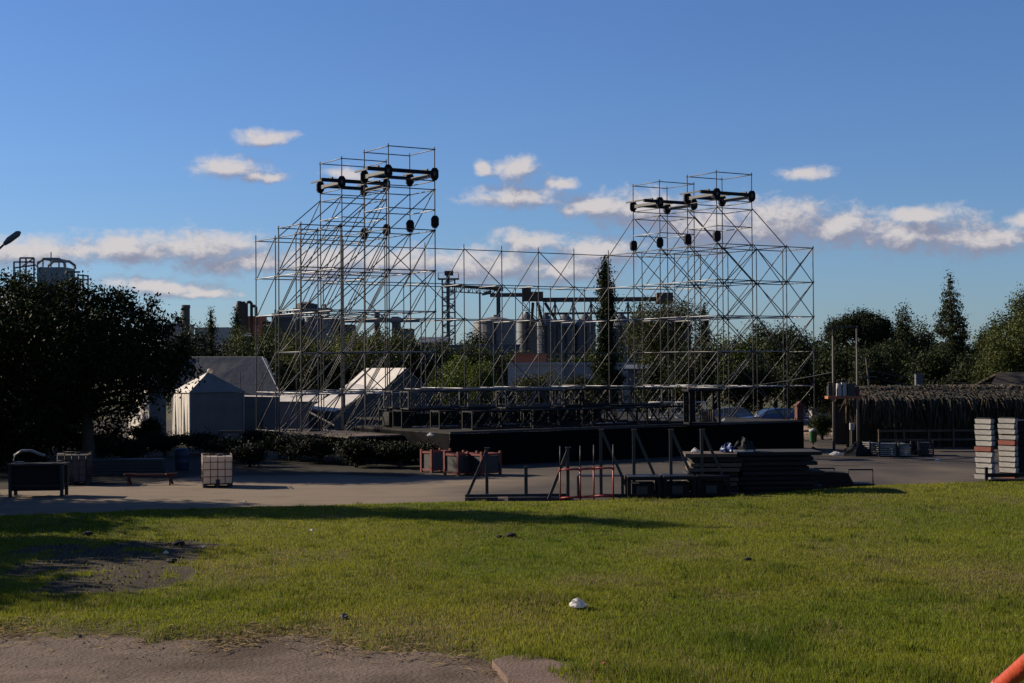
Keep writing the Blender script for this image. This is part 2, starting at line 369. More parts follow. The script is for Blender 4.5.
# reddish broken slab at the path's right end
sb=gp(540,676); LAWN_TOP=float(lawn_h(np.array([sb.x]),np.array([sb.y]))[0])+.03; props(MB().prism([gp(*p,.0) for p in ((492,671),(510,666),(528,665.5),(545,668),(560,674),(583,681),(597,694),(545,699),(508,690))],(0,0,LAWN_TOP)).build('concrete_slab',mat('reddish_concrete',(.17,.105,.075),.95,0,.25,3,.8,20)),'reddish broken concrete slab sunk in the grass beside the dirt path','slab')
# ---- grass blades (uncountable)
def blades():
    pts=[]
    need=330000
    V=[];C=[]
    n=2300000
    X=rng.uniform(-30,30,n); Y=rng.uniform(19.5,54,n)
    keep=(np.abs(X)<Y*.352+3.5)&(Y<yedge(X)-.02)&(Y>ypath(X)-.05)
    keep&=rng.rand(n)<np.clip((27/Y)**2,0.28,1)
    X,Y=X[keep],Y[keep]
    so_=soil(X,Y); dr=dryness(X,Y)
    k=rng.rand(len(X))>so_*.93; X,Y,dr=X[k],Y[k],dr[k]
    k=rng.rand(len(X))>dr*.3; X,Y,dr=X[k],Y[k],dr[k]
    SLC=gp(545,676); near=np.maximum(np.clip(1-(Y-ypath(X))/.6,0,1)*(X<PX[-1]),2.0*(np.hypot((X-SLC.x)/.42,(Y-SLC.y)/.38)<1)); k=rng.rand(len(X))>near*.5; X,Y,dr=X[k],Y[k],dr[k]
    m=len(X); Z=lawn_h(X,Y)
    tuft=np.clip((fbm(X*.55+3,Y*.55+8,4)-.52)*5,0,1)*np.clip((34-Y)/9,.12,1)
    tuft=np.maximum(tuft, np.clip((fbm(X*2.1,Y*1.7,2)-.66)*6,0,1)*.8)
    hh=(.028+.04*rng.rand(m)**1.5+.15*tuft*rng.rand(m)+np.clip((29-Y)/8,0,1)*.07*rng.rand(m)**2*(X>-4))*(1-.25*dr)
    ang=rng.uniform(0,2*np.pi,m); lean=rng.uniform(.1,.75,m)*hh
    la=rng.uniform(0,2*np.pi,m); w=rng.uniform(.004,.009,m)*(.75+Y/55)
    dx,dy=np.cos(ang)*w,np.sin(ang)*w; tx,ty=np.cos(la)*lean,np.sin(la)*lean
    V=np.empty((m,3,3)); V[:,0]=np.stack([X-dx,Y-dy,Z-.005],-1); V[:,1]=np.stack([X+dx,Y+dy,Z-.005],-1); V[:,2]=np.stack([X+tx,Y+ty,Z+hh],-1)
    base=np.array([.25,.295,.019]); yel=np.array([.41,.36,.045]); dk=np.array([.085,.15,.014]); straw=np.array([.46,.35,.15])
    t=np.clip(fbm(X*.35,Y*.22,4)*2.6-.8,0,1)[:,None]; c=dk*(1-t)*.45+base*(.55+.45*t)
    t2=np.clip(fbm(X*.16+70,Y*.12+2,3)*3-1.2,0,1)[:,None]; c=c*(1-.5*t2)+yel*.5*t2
    c=c*(1-tuft[:,None]*.7)+dk*.8*tuft[:,None]*.7
    d=(dr*.75+.04>rng.rand(m))[:,None]; c=np.where(d,straw*(.35+.65*rng.rand(m))[:,None],c)
    c=c*(.65+.7*rng.rand(m))[:,None]
    cols=np.repeat(c[:,None,:],3,1).reshape(-1,3)
    me=arr_mesh('grass_blades',V.reshape(-1,3),np.arange(m*3).reshape(-1,3),M['blade'],cols)
    props(link('grass_blades',me),'short uneven sunlit grass covering the lawn','grass',kind='stuff')
    print('blades',m)
blades()
# straw wisps along the path edge
def straw():
    n=9000; X=rng.uniform(-11,1.6,n); Y=ypath(X)+rng.normal(-.10,.5,n); near=fbm(X*.7+4,X*0,3); k=rng.rand(n)<np.clip((near-.36)*4,0.12,1)
    X,Y=X[k],Y[k]; m=len(X); a=rng.uniform(0,2*np.pi,m); L=rng.uniform(.10,.34,m); z=np.where(Y<ypath(X),.055,lawn_h(X,Y)+.02)
    dx,dy=np.cos(a)*L,np.sin(a)*L; px,py=-np.sin(a)*.0022,np.cos(a)*.0022
    V=np.stack([np.stack([X,Y,z],-1),np.stack([X+px+dx*.5,Y+py+dy*.5,z+.012+.03*rng.rand(m)],-1),np.stack([X+dx,Y+dy,z+.01],-1),np.stack([X-px+dx*.5,Y-py+dy*.5,z+.018],-1)],1)
    c=np.array([.36,.27,.15])*(.5+.7*rng.rand(m))[:,None]
    props(link('dry_straw',arr_mesh('dry_straw',V.reshape(-1,3),np.arange(m*4).reshape(-1,4),M['blade'],np.repeat(c,4,0))),'dry straw wisps littering the edge of the dirt path','straw',kind='stuff')
straw()
def LZ(p): return float(lawn_h(np.array([p.x]),np.array([p.y]))[0])
# ------------------------------------------------------------------ rubble: clods, stones, litter
def lump(r, sq=.6, seed=0, n=9, mname='clod', m=None):
    rs=np.random.RandomState(seed); b=MB(); prof=[]
    rows=5
    for i in range(rows):
        t=i/(rows-1)*math.pi
        prof.append((max(.02,math.sin(t))*r, -math.cos(t)*r*sq))
    b.lathe(prof,n)
    b.v=[(x*(1+.5*(rs.rand()-.5)),y*(1+.5*(rs.rand()-.5)),z*(1+.4*(rs.rand()-.5))) for x,y,z in b.v]
    return b.mesh(mname,m or M['clod'])
V=[];Fq=[]
for i in range(420):
    c=SP[rng.randint(len(SP))]; x=c[0]+rng.normal(0,.5)*c[2]; y=c[1]+rng.normal(0,.5)*c[3]*1.8; s=rng.uniform(.012,.05); z=float(lawn_h(np.array([x]),np.array([y]))[0])
    b0=len(V); P=[(1,0,0),(-.6,.8,0),(-.5,-.9,0),(0,0,.9)]
    V+= [(x+s*p[0]*rng.uniform(.7,1.4),y+s*p[1]*rng.uniform(.7,1.4),z+s*p[2]*rng.uniform(.5,1.3)-.003) for p in P]; Fq+=[(b0,b0+1,b0+3),(b0+1,b0+2,b0+3),(b0+2,b0,b0+3)]
props(link('soil_crumbs',arr_mesh('soil_crumbs',V,Fq,M['clod'])),'loose dark crumbs on the bare soil patch in the lawn','soil',kind='stuff')
V=[];Fq=[]
for i in range(900):
    x=rng.uniform(-9,1.5); y=float(ypath(np.array([x]))[0])-abs(rng.normal(0,1.4)); s_q=rng.uniform(.008,.03); b0=len(V)
    P=[(1,0,0),(-.6,.8,0),(-.5,-.9,0),(0,0,.9)]
    V+=[(x+s_q*p[0]*rng.uniform(.7,1.4),y+s_q*p[1]*rng.uniform(.7,1.4),.045+s_q*p[2]*rng.uniform(.4,1)) for p in P]; Fq+=[(b0,b0+1,b0+3),(b0+1,b0+2,b0+3),(b0+2,b0,b0+3)]
props(link('path_gravel',arr_mesh('path_gravel',V,Fq,mat('path_gravel',(.14,.11,.09),.95,0,.3,9,col2=(.26,.21,.17)))),'loose gravel scattered on the dirt path','gravel',kind='stuff')
clod_me=[lump(.13,.55,i) for i in range(3)]
for i,(x,y,s,lab) in enumerate(((179,550,1.0,'dark clump of soil at the right end of the bare patch'),(172,569,.8,'small dark clod below the bare soil patch'),(88,541,.9,'dark clod in shade above the bare soil patch'),(511,541,.9,'lone dark clod in the middle of the lawn'),(499,542,.5,'small dark crumb beside the lone clod on the lawn'),(748,569,.55,'small dark clod in the grass right of the plastic bag'))):
    p=gp(x,y); o=link('soil_clod',clod_me[i%3],loc=(p.x,p.y,LZ(p)+.05)); o.scale=(s*1.3,s,s); props(o,lab,'clod','dark clods on the lawn')
def crumple(name, p, s, label, cat='litter', m='paper', seed=1):
    rs=np.random.RandomState(seed); b=MB(); b.lathe([(.05,0),(.8,.02),(1.05,.12),(1.1,.28),(1.0,.45),(.8,.62),(.62,.72),(.4,.86),(.15,1.0)],17)
    b.v=[(x*s*(1+.55*(rs.rand()-.5)),y*s*(1+.55*(rs.rand()-.5)),max(0,z*s*(1+.9*(rs.rand()-.5)))) for x,y,z in b.v]
    return props(b.build(name,M[m],loc=p),label,cat)
p=gp(578,616); crumple('plastic_bag',(p.x,p.y,LZ(p)+.03),.13,'crumpled white plastic bag lying in the grass','bag',seed=4)
for i,(x,y,s,lab) in enumerate(((166,560,.05,'white paper scrap beside the bare soil patch'),(204,553,.04,'white scrap of paper right of the soil clump'),(312,538,.045,'tiny pale scrap on the lawn left of centre'),(79,640,.05,'pale stone at the left path edge'),(344,627,.07,'pale stone in the grass above the path bend'),(938,461,.10,'white scrap on the asphalt before the barrier stacks'),(245,502,.04,'pale scrap on the yard below the caged tank'),(605,676,.05,'orange brown leaf in the grass by the slab'))):
    p=gp(x,y); crumple('paper_scrap' if i not in(3,4) else 'stone',(p.x,p.y,LZ(p)+.02 if y>520 else .005),s,lab,'scrap' if i not in (3,4) else 'stone',m='concrete_pole' if i in (3,4) else 'paper' if i!=7 else 'orange',seed=10+i)
# orange-red handrail of the steps the picture is taken from
r0,r1=at(995,692,5.2),at(1040,652,4.9); d=(r1-r0).normalized()
t=thing('handrail','orange red tubular handrail in the lower right corner','handrail',(r0.x+.9,r0.y-.3,0))
o0=Vector((r0.x+.9,r0.y-.3,0)); e0,e1=r0-d*.9-o0,r1+d*1.6-o0
MB().tube([e0,r0-o0,r1-o0,e1],.030,14).build('rail',M['redrail'],t,smooth=True)
MB().tube([r0+d*.035-o0,r0+d*.06-o0],.034,14).build('joint_collar',M['redrail'],t,smooth=True)
for e in (e0,e1): MB().tube([(e.x,e.y,0),(e.x,e.y,e.z)],.022,10).build('post',M['redrail'],t,smooth=True)
# ------------------------------------------------------------------ scaffold grid
BAY=2.57; TH=.56396; GX,GY=-5.93468,74.04857; ZT=H+10.687
UC,US=math.cos(TH),math.sin(TH)
def S(u,v,z): return Vector((GX+UC*u*BAY-US*v*BAY, GY+US*u*BAY+UC*v*BAY, z))     # bays
def Sm(u,v,z): return S(u/BAY,v/BAY,z)                                          # metres
zk=lambda k: ZT-2*k
PM={k:unit_pipe(k,r,M[m]) for k,r,m in (('standard',.030,'galv'),('ledger',.026,'galv'),('brace',.027,'galv'),('bright',.028,'galv_bright'))}
_ros=MB(); _ros.lathe([(.03,-.02),(.068,-.012),(.068,.012),(.03,.02)],8); ROS=_ros.mesh('rosette',M['galv'])
_jk=MB(); _jk.box(-.09,-.09,0,.09,.09,.012); _jk.tube([(0,0,.01),(0,0,.35)],.02,6); JACK=_jk.mesh('base_jack',M['steel_dark'])
W=.805
def scaffold(name,label,posts,spans_u,spans_v,loc):
    root=thing(name,label,'scaffold',loc,0,'steel scaffold structures of the stage'); L0=Vector(loc)
    cnt=[0]
    for (u,v),k in posts.items():
        o=pipe('standard',PM['standard'],S(u,v,.2)-L0,S(u,v,zk(k)+.12)-L0,root); link('base_jack',JACK,root,S(u,v,0.004)-L0)
        for kk in range(int(math.ceil(k)),8):
            link('rosette',ROS,root,S(u,v,zk(kk))-L0)
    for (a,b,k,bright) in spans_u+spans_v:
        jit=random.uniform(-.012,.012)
        pipe('ledger',PM['bright'] if bright else PM['ledger'],S(*a,zk(k)+jit)-L0,S(*b,zk(k)+jit)-L0,root); cnt[0]+=1  # bright ledgers carry the sunlight in their colour
    return root,L0
def brace(root,L0,a,ka,b,kb,off=.04):
    pipe('diagonal_brace',PM['brace'],S(*a,zk(ka)-.07)+Vector((off*US,-off*UC,0))-L0,S(*b,zk(kb)+.07)+Vector((off*US,-off*UC,0))-L0,root)
DRUM=MB(); DRUM.prism([(.24*x,.13,.30*z) for x,z in ((-.42,-1),(.42,-1),(.8,-.55),(.8,.55),(.42,1),(-.42,1),(-.8,.55),(-.8,-.55))][::-1],(0,-.26,0)); DRUM=DRUM.mesh('sleeve_block',M['black'])
PLATE=MB(); PLATE.prism([(.06*x,-.132,.09*z) for x,z in ((-1,-1),(1,-1),(1,1),(-1,1))][::-1],(0,-.02,0)); PLATE=PLATE.mesh('bolt_plate',M['galv'])
def sleeve(root,L0,u,v,z,plate=True):
    o=link('sleeve_block',DRUM,root,S(u,v,z)-L0,random.uniform(0,.35))
    if plate: link('bolt_plate',PLATE,o)
def hoist_ring(root,L0,ua,ub,va,vb,over):
    z=ZT-1.22
    for u in (ua,ub):
        for v in (va,vb): sleeve(root,L0,u,v,z)
    u0=ua-over
    MB().bar(S(u0,va,z+.06)-L0,S(ub,va,z+.06)-L0,.13,.18).build('hoist_beam',M['black'],root)
    MB().bar(S(ua,vb,z+.06)-L0,S(ub,vb,z+.06)-L0,.12,.16).build('hoist_beam',M['black'],root)
    for u in (ua,ub): MB().bar(S(u,va,z-.03)-L0,S(u,vb,z-.03)-L0,.14,.20).build('cross_beam',M['galv'],root)
    for f in (.25,.75): MB().bar(S(u0+.25 if f<.5 else ub-.15,va,z+.2)-L0,S(u0+.25 if f<.5 else ub-.15,vb,z+.2)-L0,.08,.08).build('trolley_bar',M['steel_dark'],root)
def tower(name,label,inner,sgn):
    # sgn -1: wing goes to lower u (left tower), +1: wing to higher u
    ua,ub=(0,1) if sgn<0 else (8,9)
    w1=(ua-1) if sgn<0 else (ub+1); w2=w1+sgn*W
    posts={}
    for v in range(4):
        for u in (ua,ub): posts[(u,v)]=0
        posts[(w1,v)]=2
    for v in (0,1): posts[(w2,v)]=2
    su=[];sv=[]
    for v in range(4):
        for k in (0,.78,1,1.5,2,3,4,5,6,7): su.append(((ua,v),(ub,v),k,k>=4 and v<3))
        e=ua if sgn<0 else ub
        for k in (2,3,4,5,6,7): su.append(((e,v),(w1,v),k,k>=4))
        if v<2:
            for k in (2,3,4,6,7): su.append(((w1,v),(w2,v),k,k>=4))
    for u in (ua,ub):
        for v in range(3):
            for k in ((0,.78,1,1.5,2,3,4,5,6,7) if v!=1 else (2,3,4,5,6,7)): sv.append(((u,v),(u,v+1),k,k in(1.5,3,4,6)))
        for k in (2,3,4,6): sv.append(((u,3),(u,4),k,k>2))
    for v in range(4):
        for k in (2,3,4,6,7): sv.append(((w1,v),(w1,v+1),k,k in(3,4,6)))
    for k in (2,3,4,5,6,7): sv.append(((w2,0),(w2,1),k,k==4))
    root,L0=scaffold(name,label,posts,su,sv,tuple(S(ua,0,0)))
    for v in range(4):
        for k in range(1,7):
            if sgn<0: brace(root,L0,(ua,v),k+1,(ub,v),k)
            else:
                if k<5: brace(root,L0,(ub,v),k+1,(ua,v),k)
                else: brace(root,L0,(ua,v),k+1,(ub,v),k)
            e=ua if sgn<0 else ub
            if v in(0,1) or sgn<0 or k<5: brace(root,L0,(w1,v),k+1,(e,v),k)
            if k>=2 and v==1 and sgn>0: brace(root,L0,(e,v),k+1,(w1,v),k)
        if v<2:
            for k in range(2,7):
                if sgn<0: brace(root,L0,(w2,v),k+1,(w1,v),k)
                else:
                    brace(root,L0,(w2,v),k+1,(w1,v),k)
                    if k<6 and v==0: brace(root,L0,(w1,v),k+1,(w2,v),k,.08)
    for u in (ua,ub,w1):
        for v in range(4):
            for k in range(1 if (v in (0,2,3) and u!=w1) else 2,7):
                brace(root,L0,(u,v+1),k+1,(u,v),k)
    for k in range(2,7): brace(root,L0,(w2,1),k+1,(w2,0),k)
    ov=.45
    hoist_ring(root,L0,ua,ub,0,1,ov); hoist_ring(root,L0,ua,ub,2,3,ov)
    uh=ub if sgn<0 else ua
    for v in range(4): sleeve(root,L0,uh,v,zk(2)+.42,False)
    return root
tower('scaffold_tower','taller looking left scaffold tower with black hoist beams behind the dark trusses',1,-1)
tower('scaffold_tower','right scaffold tower with a stepped wing beside the transformer poles',1,1)
posts={};su=[];sv=[]
for u in range(-1,11):
    posts[(u,4)]=1.9
    if 1<=u<=8: posts[(u,5)]=3
    if 1<=u<=8 and u%2==0: posts[(u,6)]=4
    if u<10:
        for k in (2,3,4,6): su.append(((u,4),(u+1,4),k,(k>2 and (u*7+k*3)%4!=0)))
        if u>2 and u<9: su.append(((u,4),(u+1,4),5,False))
        if 1<=u<8:
            for k in (3,4,6): su.append(((u,5),(u+1,5),k,k==4))
    if 1<=u<=8:
        for k in (3,4,6): sv.append(((u,4),(u,5),k,True))
        if u%2==0:
            for k in (4,6): sv.append(((u,5),(u,6),k,True))
wall_root,L0=scaffold('scaffold_wall','long scaffold back wall linking the two towers',posts,su,sv,tuple(S(0,4,0)))
for u in range(1,9):
    for k in range(2,7): brace(wall_root,L0,(u,5),k+1,(u,4),k)
    if u%2==0:
        for k in range(3,7): brace(wall_root,L0,(u,6),k+1,(u,5),k)
    for k in range(2,7):
        if (u+k)%2==0 and u<8: brace(wall_root,L0,(u+1,4),k+1,(u,4),k)
        elif k>3 and u<8: brace(wall_root,L0,(u,4),k+1,(u+1,4),k)
# ------------------------------------------------------------------ stage
st=thing('stage_platform','low black skirted stage deck in front of the scaffold','stage',tuple(Sm(-2.2,-9.6,0)),TH)
DH=1.5; D1=(20.0,9.0); D2=(3.2+2.2,9.0,21.5,19.6)
pn=box_mesh('deck_panel',1.985,1.78,.09,M['deckwood'])
for i in range(10):
    for j in range(5): link('deck_panel',pn,st,(1.0+2.0*i,.9+1.8*j,DH-.09+random.uniform(-.004,.004)))
pn2=box_mesh('deck_panel',2.28,1.75,.09,M['deckwood'])
for i in range(7):
    for j in range(6): link('deck_panel',pn2,st,(D2[0]+1.15+2.3*i,9.92+1.77*j,DH-.09+random.uniform(-.004,.004)))
def cloth(name,x0,x1,ln):
    n=int(ln/.22); pts=[(i*ln/n, (.035 if i%2 else -.02)*(.5+random.random())) for i in range(n+1)]
    b=MB()
    for (a,q) in pts: b.v+=[(a,q,.02),(a,q*.4,DH-.1)]
    for i in range(n): b.f.append((2*i,2*i+2,2*i+3,2*i+1))
    return b.mesh(name,M['skirt'],True)
link('front_skirt',cloth('front_skirt',0,0,20.0),st,(0,-.06,0))
o=link('side_skirt',cloth('side_skirt',0,0,9.1),st,(-.06,9.05,0),-math.pi/2)
o=link('side_skirt',cloth('side_skirt',0,0,9.1),st,(20.06,-.05,0),math.pi/2)
MB().bar((-.02,-.04,DH-.045),(20.02,-.04,DH-.045),.06,.10).build('edge_trim',M['steel_dark'],st)
lg=MB().tube([(0,0,0),(0,0,DH-.09)],.03,6).mesh('leg',M['steel_dark'])
for i in range(6):
    for j in range(6): link('leg',lg,st,(.3+3.88*i,.4+3.6*j,0) if j<3 or i>1 else (.3+3.88*i,.4+1.7*j,0))
M['alu'] = mat('pale_aluminium', (.55,.54,.50), .45, .2, .1, 3)
sp_=thing('side_platform','lower dark side platform with brown boards left of the stage','platform',tuple(Sm(-5.0,-5.6,0)),TH)
for i in range(4):
    for j in range(3): MB().box(.02+.67*i,.02+1.9*j,1.18,.67+.67*i-.01,1.9+1.9*j-.01,1.25+.01*random.random()).build('floor_board',M['planks'],sp_)
for x in (.05,1.35,2.62):
    for y in (.1,2.8,5.6): MB().box(x-.05,y-.05,0,x+.05,y+.05,1.18).build('leg',M['steel_dark'],sp_)
# box trusses stored on the deck
def truss_mesh(n,sz,hz,m):
    ch=[];
    for y in (-sz/2,sz/2):
        for z in (0.03,hz-.03): ch.append(MB().tube([(0,y,z),(n,y,z)],.036,6).mesh('chord',m,True))
    lc=[]; k=int(n/.62); st_=n/k
    for i in range(k):
        a,b=i*st_,(i+1)*st_; mm=MB()
        if i%2: a,b=b,a
        mm.tube([(a,-sz/2,.03),(b,-sz/2,hz-.03)],.024,5); lc.append(mm.mesh('lacing',m))
        lc.append(MB().tube([(b,sz/2,.03),(a,sz/2,hz-.03)],.024,5).mesh('lacing',m))
        lc.append(MB().tube([(a,-sz/2,hz-.03),(b,sz/2,hz-.03)],.014,5).mesh('lacing',m))
    for e in (0,n):
        mm=MB(); mm.bar((e,-sz/2,0),(e,-sz/2,hz),.05); mm.bar((e,sz/2,0),(e,sz/2,hz),.05); mm.bar((e,-sz/2,hz-.03),(e,sz/2,hz-.03),.05); mm.bar((e,-sz/2,.03),(e,sz/2,.03),.05); lc.append(mm.mesh('end_frame',m))
    return ch,lc
TM={}
def truss(u,v,z,ang,n,sz,hz,mk,label,group):
    key=(n,sz,hz,mk)
    if key not in TM: TM[key]=truss_mesh(n,sz,hz,M[mk])
    t=thing('box_truss',label,'truss',tuple(Sm(u,v,z)),TH+ang,group)
    for m_ in TM[key][0]: link('chord',m_,t)
    for m_ in TM[key][1]: link(m_.name.split('.')[0],m_,t)
    return t
G='dark box trusses stored on the stage deck'
tr=[];where=[]
od=['first','second','third','fourth','fifth']
for rown,v,u0,n_,ks in (('rear row',-2.2,-1.6,4,(0,1)),('middle row',-4.3,-1.9,4,(0,1)),('front row',-6.6,-1.2,4,(0,1)),('row nearest the stage edge',-8.3,-.6,4,(0,))):
    for k in ks:
        for q in range(n_):
            if k==1 and (rown[0],q) in (('f',0),('r',3)): continue
            tr.append((u0+q*3.22+k*.3+random.uniform(-.06,.06),v+random.uniform(-.12,.12),k)); where.append(('on top' if k else 'low')+' in the '+rown+', '+od[q]+' from the left')
for (u,v,k),wh in zip(tr,where):
    truss(u,v,DH+.0+k*.84,random.uniform(-.03,.03),3.1,.8,.82,random.choice(('black','steel_dark','galv')) if k else 'black','dark steel box truss '+wh,G)
for (u,v,a,n,lab) in ((10.2,-.9,.0,2.6,'pale aluminium truss standing right of the dark trusses, left one'),(13.1,-1.1,-.04,2.2,'pale aluminium truss standing right of the dark trusses, right one')):
    _w=gp(650 if n>2.4 else 688-12,418,DH); truss(*[((_w.x-GX)*UC+(_w.y-GY)*US),(-(_w.x-GX)*US+(_w.y-GY)*UC)],DH,-TH+.05,2.0 if n>2.4 else 1.5,.6,.85,'alu',lab,'pale trusses on the stage deck')
for i in range(8):
    t=thing('flight_case','black flight case among the dark trusses, '+['first','second','third','fourth','fifth','sixth','seventh','eighth'][i]+' from the left','case',tuple(Sm(-1.2+i*1.5,-3.2+random.uniform(-.05,.05),DH)),TH+random.uniform(-.05,.05),'black flight cases between the trusses')
    hh=random.choice((.6,.7,.8)); MB().box(-.7,-.36,.10,.7,.36,hh*.72).build('case_body',M['black'],t); MB().box(-.71,-.37,hh*.72+.004,.71,.37,hh).build('lid',M['black'],t)
    for x in (-.55,.55): MB().tube([(x,-.2,.05),(x,.2,.05)],.05,8).build('castor',M['rubber'],t); MB().box(x-.04,-.385,hh*.68,x+.04,-.372,hh*.78).build('latch',M['steel_grey'],t)
# flat silver tubes lying on and between the trusses
for i,(u,v,z,L_,lab) in enumerate(((-1.5,-5.0,DH+.02,2.4,'silver tube on the deck before the leftmost truss'),(2.2,-5.1,DH+.02,2.6,'silver tube on the deck before the middle trusses'),(6.4,-7.6,DH+.02,2.2,'silver tube on the deck before the front pair of trusses'),(1.2,-4.2,DH+1.68,2.8,'silver tube on top of the upper trusses at left'),(5.5,-4.2,DH+1.68,2.8,'silver tube on top of the upper trusses at right'))):
    p=Sm(u,v,z+.03); q=Sm(u+L_,v+random.uniform(-.1,.1),z+.03); o=MB().tube([(0,0,0),q-p],.03,7).build('steel_tube',M['galv_bright'],loc=p,smooth=True); props(o,lab,'tube','loose tubes on the stage')
# black open rack with timber inside
rk=thing('equipment_rack','black open frame rack holding pale timber on the stage','rack',tuple(gp(702,425,DH)),.15)
for x in (-.68,.68):
    for y in (-.5,.5): MB().box(x-.05,y-.05,0,x+.05,y+.05,1.55).build('upright',M['black'],rk)
MB().box(-.8,-.62,1.55,.8,.62,1.66).build('roof_panel',M['black'],rk)
MB().box(-.73,-.55,.05,.73,.55,.13).build('shelf',M['black'],rk)
MB().box(-.62,.40,.14,-.2,.46,1.5).build('back_panel',M['black'],rk)
for i in range(7): MB().box(-.05+i*.1,.1,.14,.01+i*.1,.16,.62+.12*random.random()).build('timber',M['planks'],rk)
for i,(x,y,c,lab,m,s) in enumerate(((548,402,'bag','small red cloth bundle among the dark trusses','red',.16),(706,424,'tarp','black tarp heap beside the rack on the stage','black',.45),(724,421,'bundle','pale cloth scrap on the right part of the stage','paper',.10),(757,417,'bundle','pale scrap near the right edge of the stage','paper',.12),(430,436,'bundle','pale rag on the front left edge of the stage','paper',.11))):
    p=gp(x,y,DH); crumple('cloth_bundle',(p.x,p.y,DH),s,lab,c,m,30+i)
# ------------------------------------------------------------------ yard items
def L3(x,y): p=gp(x,y); return (p.x,p.y,.004)
# caged water tank (IBC)
def ibc(loc,rz,label,mk='whiteplastic'):
    t=thing('caged_tank',label,'tank',loc,rz)
    MB().box(-.5,-.6,.15,.5,.6,1.1).build('plastic_tank',M[mk],t)
    p=MB()
    for x in (-.45,0,.45): p.box(x-.07,-.6,.0,x+.07,.6,.10)
    p.box(-.5,-.6,.10,.5,.6,.14); p.build('pallet',M['steel_dark'],t)
    MB().tube([(.1,.0,1.1),(.1,.0,1.18)],.10,12).build('filler_cap',M['steel_dark'],t)
    MB().box(-.07,-.68,.16,.07,-.6,.30).build('outlet_valve',M['steel_dark'],t)
    vb={}
    for x in np.linspace(-.515,.515,5):
        for y in (-.615,.615): pipe('cage_bar',CB,(x,y,.12),(x,y,1.16),t)
    for y in np.linspace(-.615,.615,6):
        for x in (-.515,.515): pipe('cage_bar',CB,(x,y,.12),(x,y,1.16),t)
    for z in (.14,.39,.65,.91,1.16):
        for y in (-.615,.615): pipe('cage_rail',CB,(-.515,y,z),(.515,y,z),t)
        for x in (-.515,.515): pipe('cage_rail',CB,(x,-.615,z),(x,.615,z),t)
    return t
CB=unit_pipe('cage_bar',.014,mat('cage_steel',(.12,.085,.065),.6,.4,.3,6))
ibc(L3(217,486.5),.24,'white plastic water tank in a rusty cage standing in the sun on the yard')
ibc(L3(75,484),.1,'caged tank coloured dark for the shade under the left tree','plant')  # dark grey on a white tank, shade put into its colour
M['crate_red'] = mat('worn_crate_red',(.19,.022,.013),.65,.1,.4,6)
# stillage boxes with red frames
def stillage(loc,rz,label,w=.95,h=.86,m2='steel_grey'):
    t=thing('stillage_box',label,'crate',loc,rz,'red framed stillage boxes before the stage')
    for x in (-w/2,w/2):
        for y in (-.5,.5): MB().box(x-.045,y-.045,0,x+.045,y+.045,h+.08).build('corner_post',M['crate_red'],t)
    for z in (.12,h-.04):
        for y in (-.5,.5): MB().bar((-w/2+.045,y,z),(w/2-.045,y,z),.06,.08).build('rail',M['crate_red'],t)
        for x in (-w/2,w/2): MB().bar((x,-.455,z),(x,.455,z),.06,.08).build('rail',M['crate_red'],t)
    for y in (-.49,.49): MB().box(-w/2+.05,y-.006,.16,w/2-.05,y+.006,h-.09).build('side_sheet',M[m2],t)
    for x in (-w/2+.008,w/2-.008): MB().box(x-.006,-.45,.16,x+.006,.45,h-.09).build('side_sheet',M[m2],t)
    MB().box(-w/2+.02,-.47,.10,w/2-.02,.47,.14).build('floor_sheet',M['steel_dark'],t)
    return t
stillage(L3(436,472),-.8,'red framed grey stillage box farthest left of the three',.62)
stillage(L3(461,475),-.8,'red framed grey stillage box in the middle of the three',.78)
stillage(L3(484,475),-.8,'dark stillage box at the right end of the three',.80,.86,'steel_dark')
# triangular steel outriggers on flat base (left group)
def aframe(loc,rz,hh,run,label,base=True,group='triangular steel brace frames beside the lawn',m='steel_grey'):
    t=thing('brace_frame',label,'frame',loc,rz,group)
    MB().bar((0,0,0),(0,0,hh),.10,.10).build('upright',M[m],t)
    MB().bar((run,0,.05),(.03,0,hh-.03),.09,.09).build('diagonal_strut',M[m],t)
    MB().bar((0,0,.05),(run,0,.05),.10,.10).build('foot_beam',M['steel_dark'],t)
    MB().box(-.07,-.07,hh-.02,.11,.07,hh+.01).build('top_plate',M[m],t)
    return t
s_=lambda x,y:F*H/(y-(YH+ROLL*(x-512)))/F       # metres per pixel at a ground pixel
k=s_(486,498)
aframe(L3(487,498),0.05,50*k,-20*k,'leftmost dark triangular brace leaning left on the flat base plates',m='steel_dark')
aframe(L3(568,501),0.05,52*k,-19*k,'dark triangular brace behind the red tubular frame',m='steel_dark')
t=thing('base_plates','flat dark steel base frame on the ground left of the red tubular frame','frame',L3(516,500),.02)
for a,b,w in ((-50*k,-18*k,.7),(-8*k,50*k,.8)): MB().box(a,-w/2,0.006,b,w/2,.11).build('base_plate',M['steel_dark'],t)
MB().box(-50*k,-.05,.11,50*k,.05,.19).build('long_beam',M['steel_dark'],t)
MB().bar((10*k,.05,.11),(10*k,.05,33*k),.11,.11).build('short_post',M['steel_dark'],t)
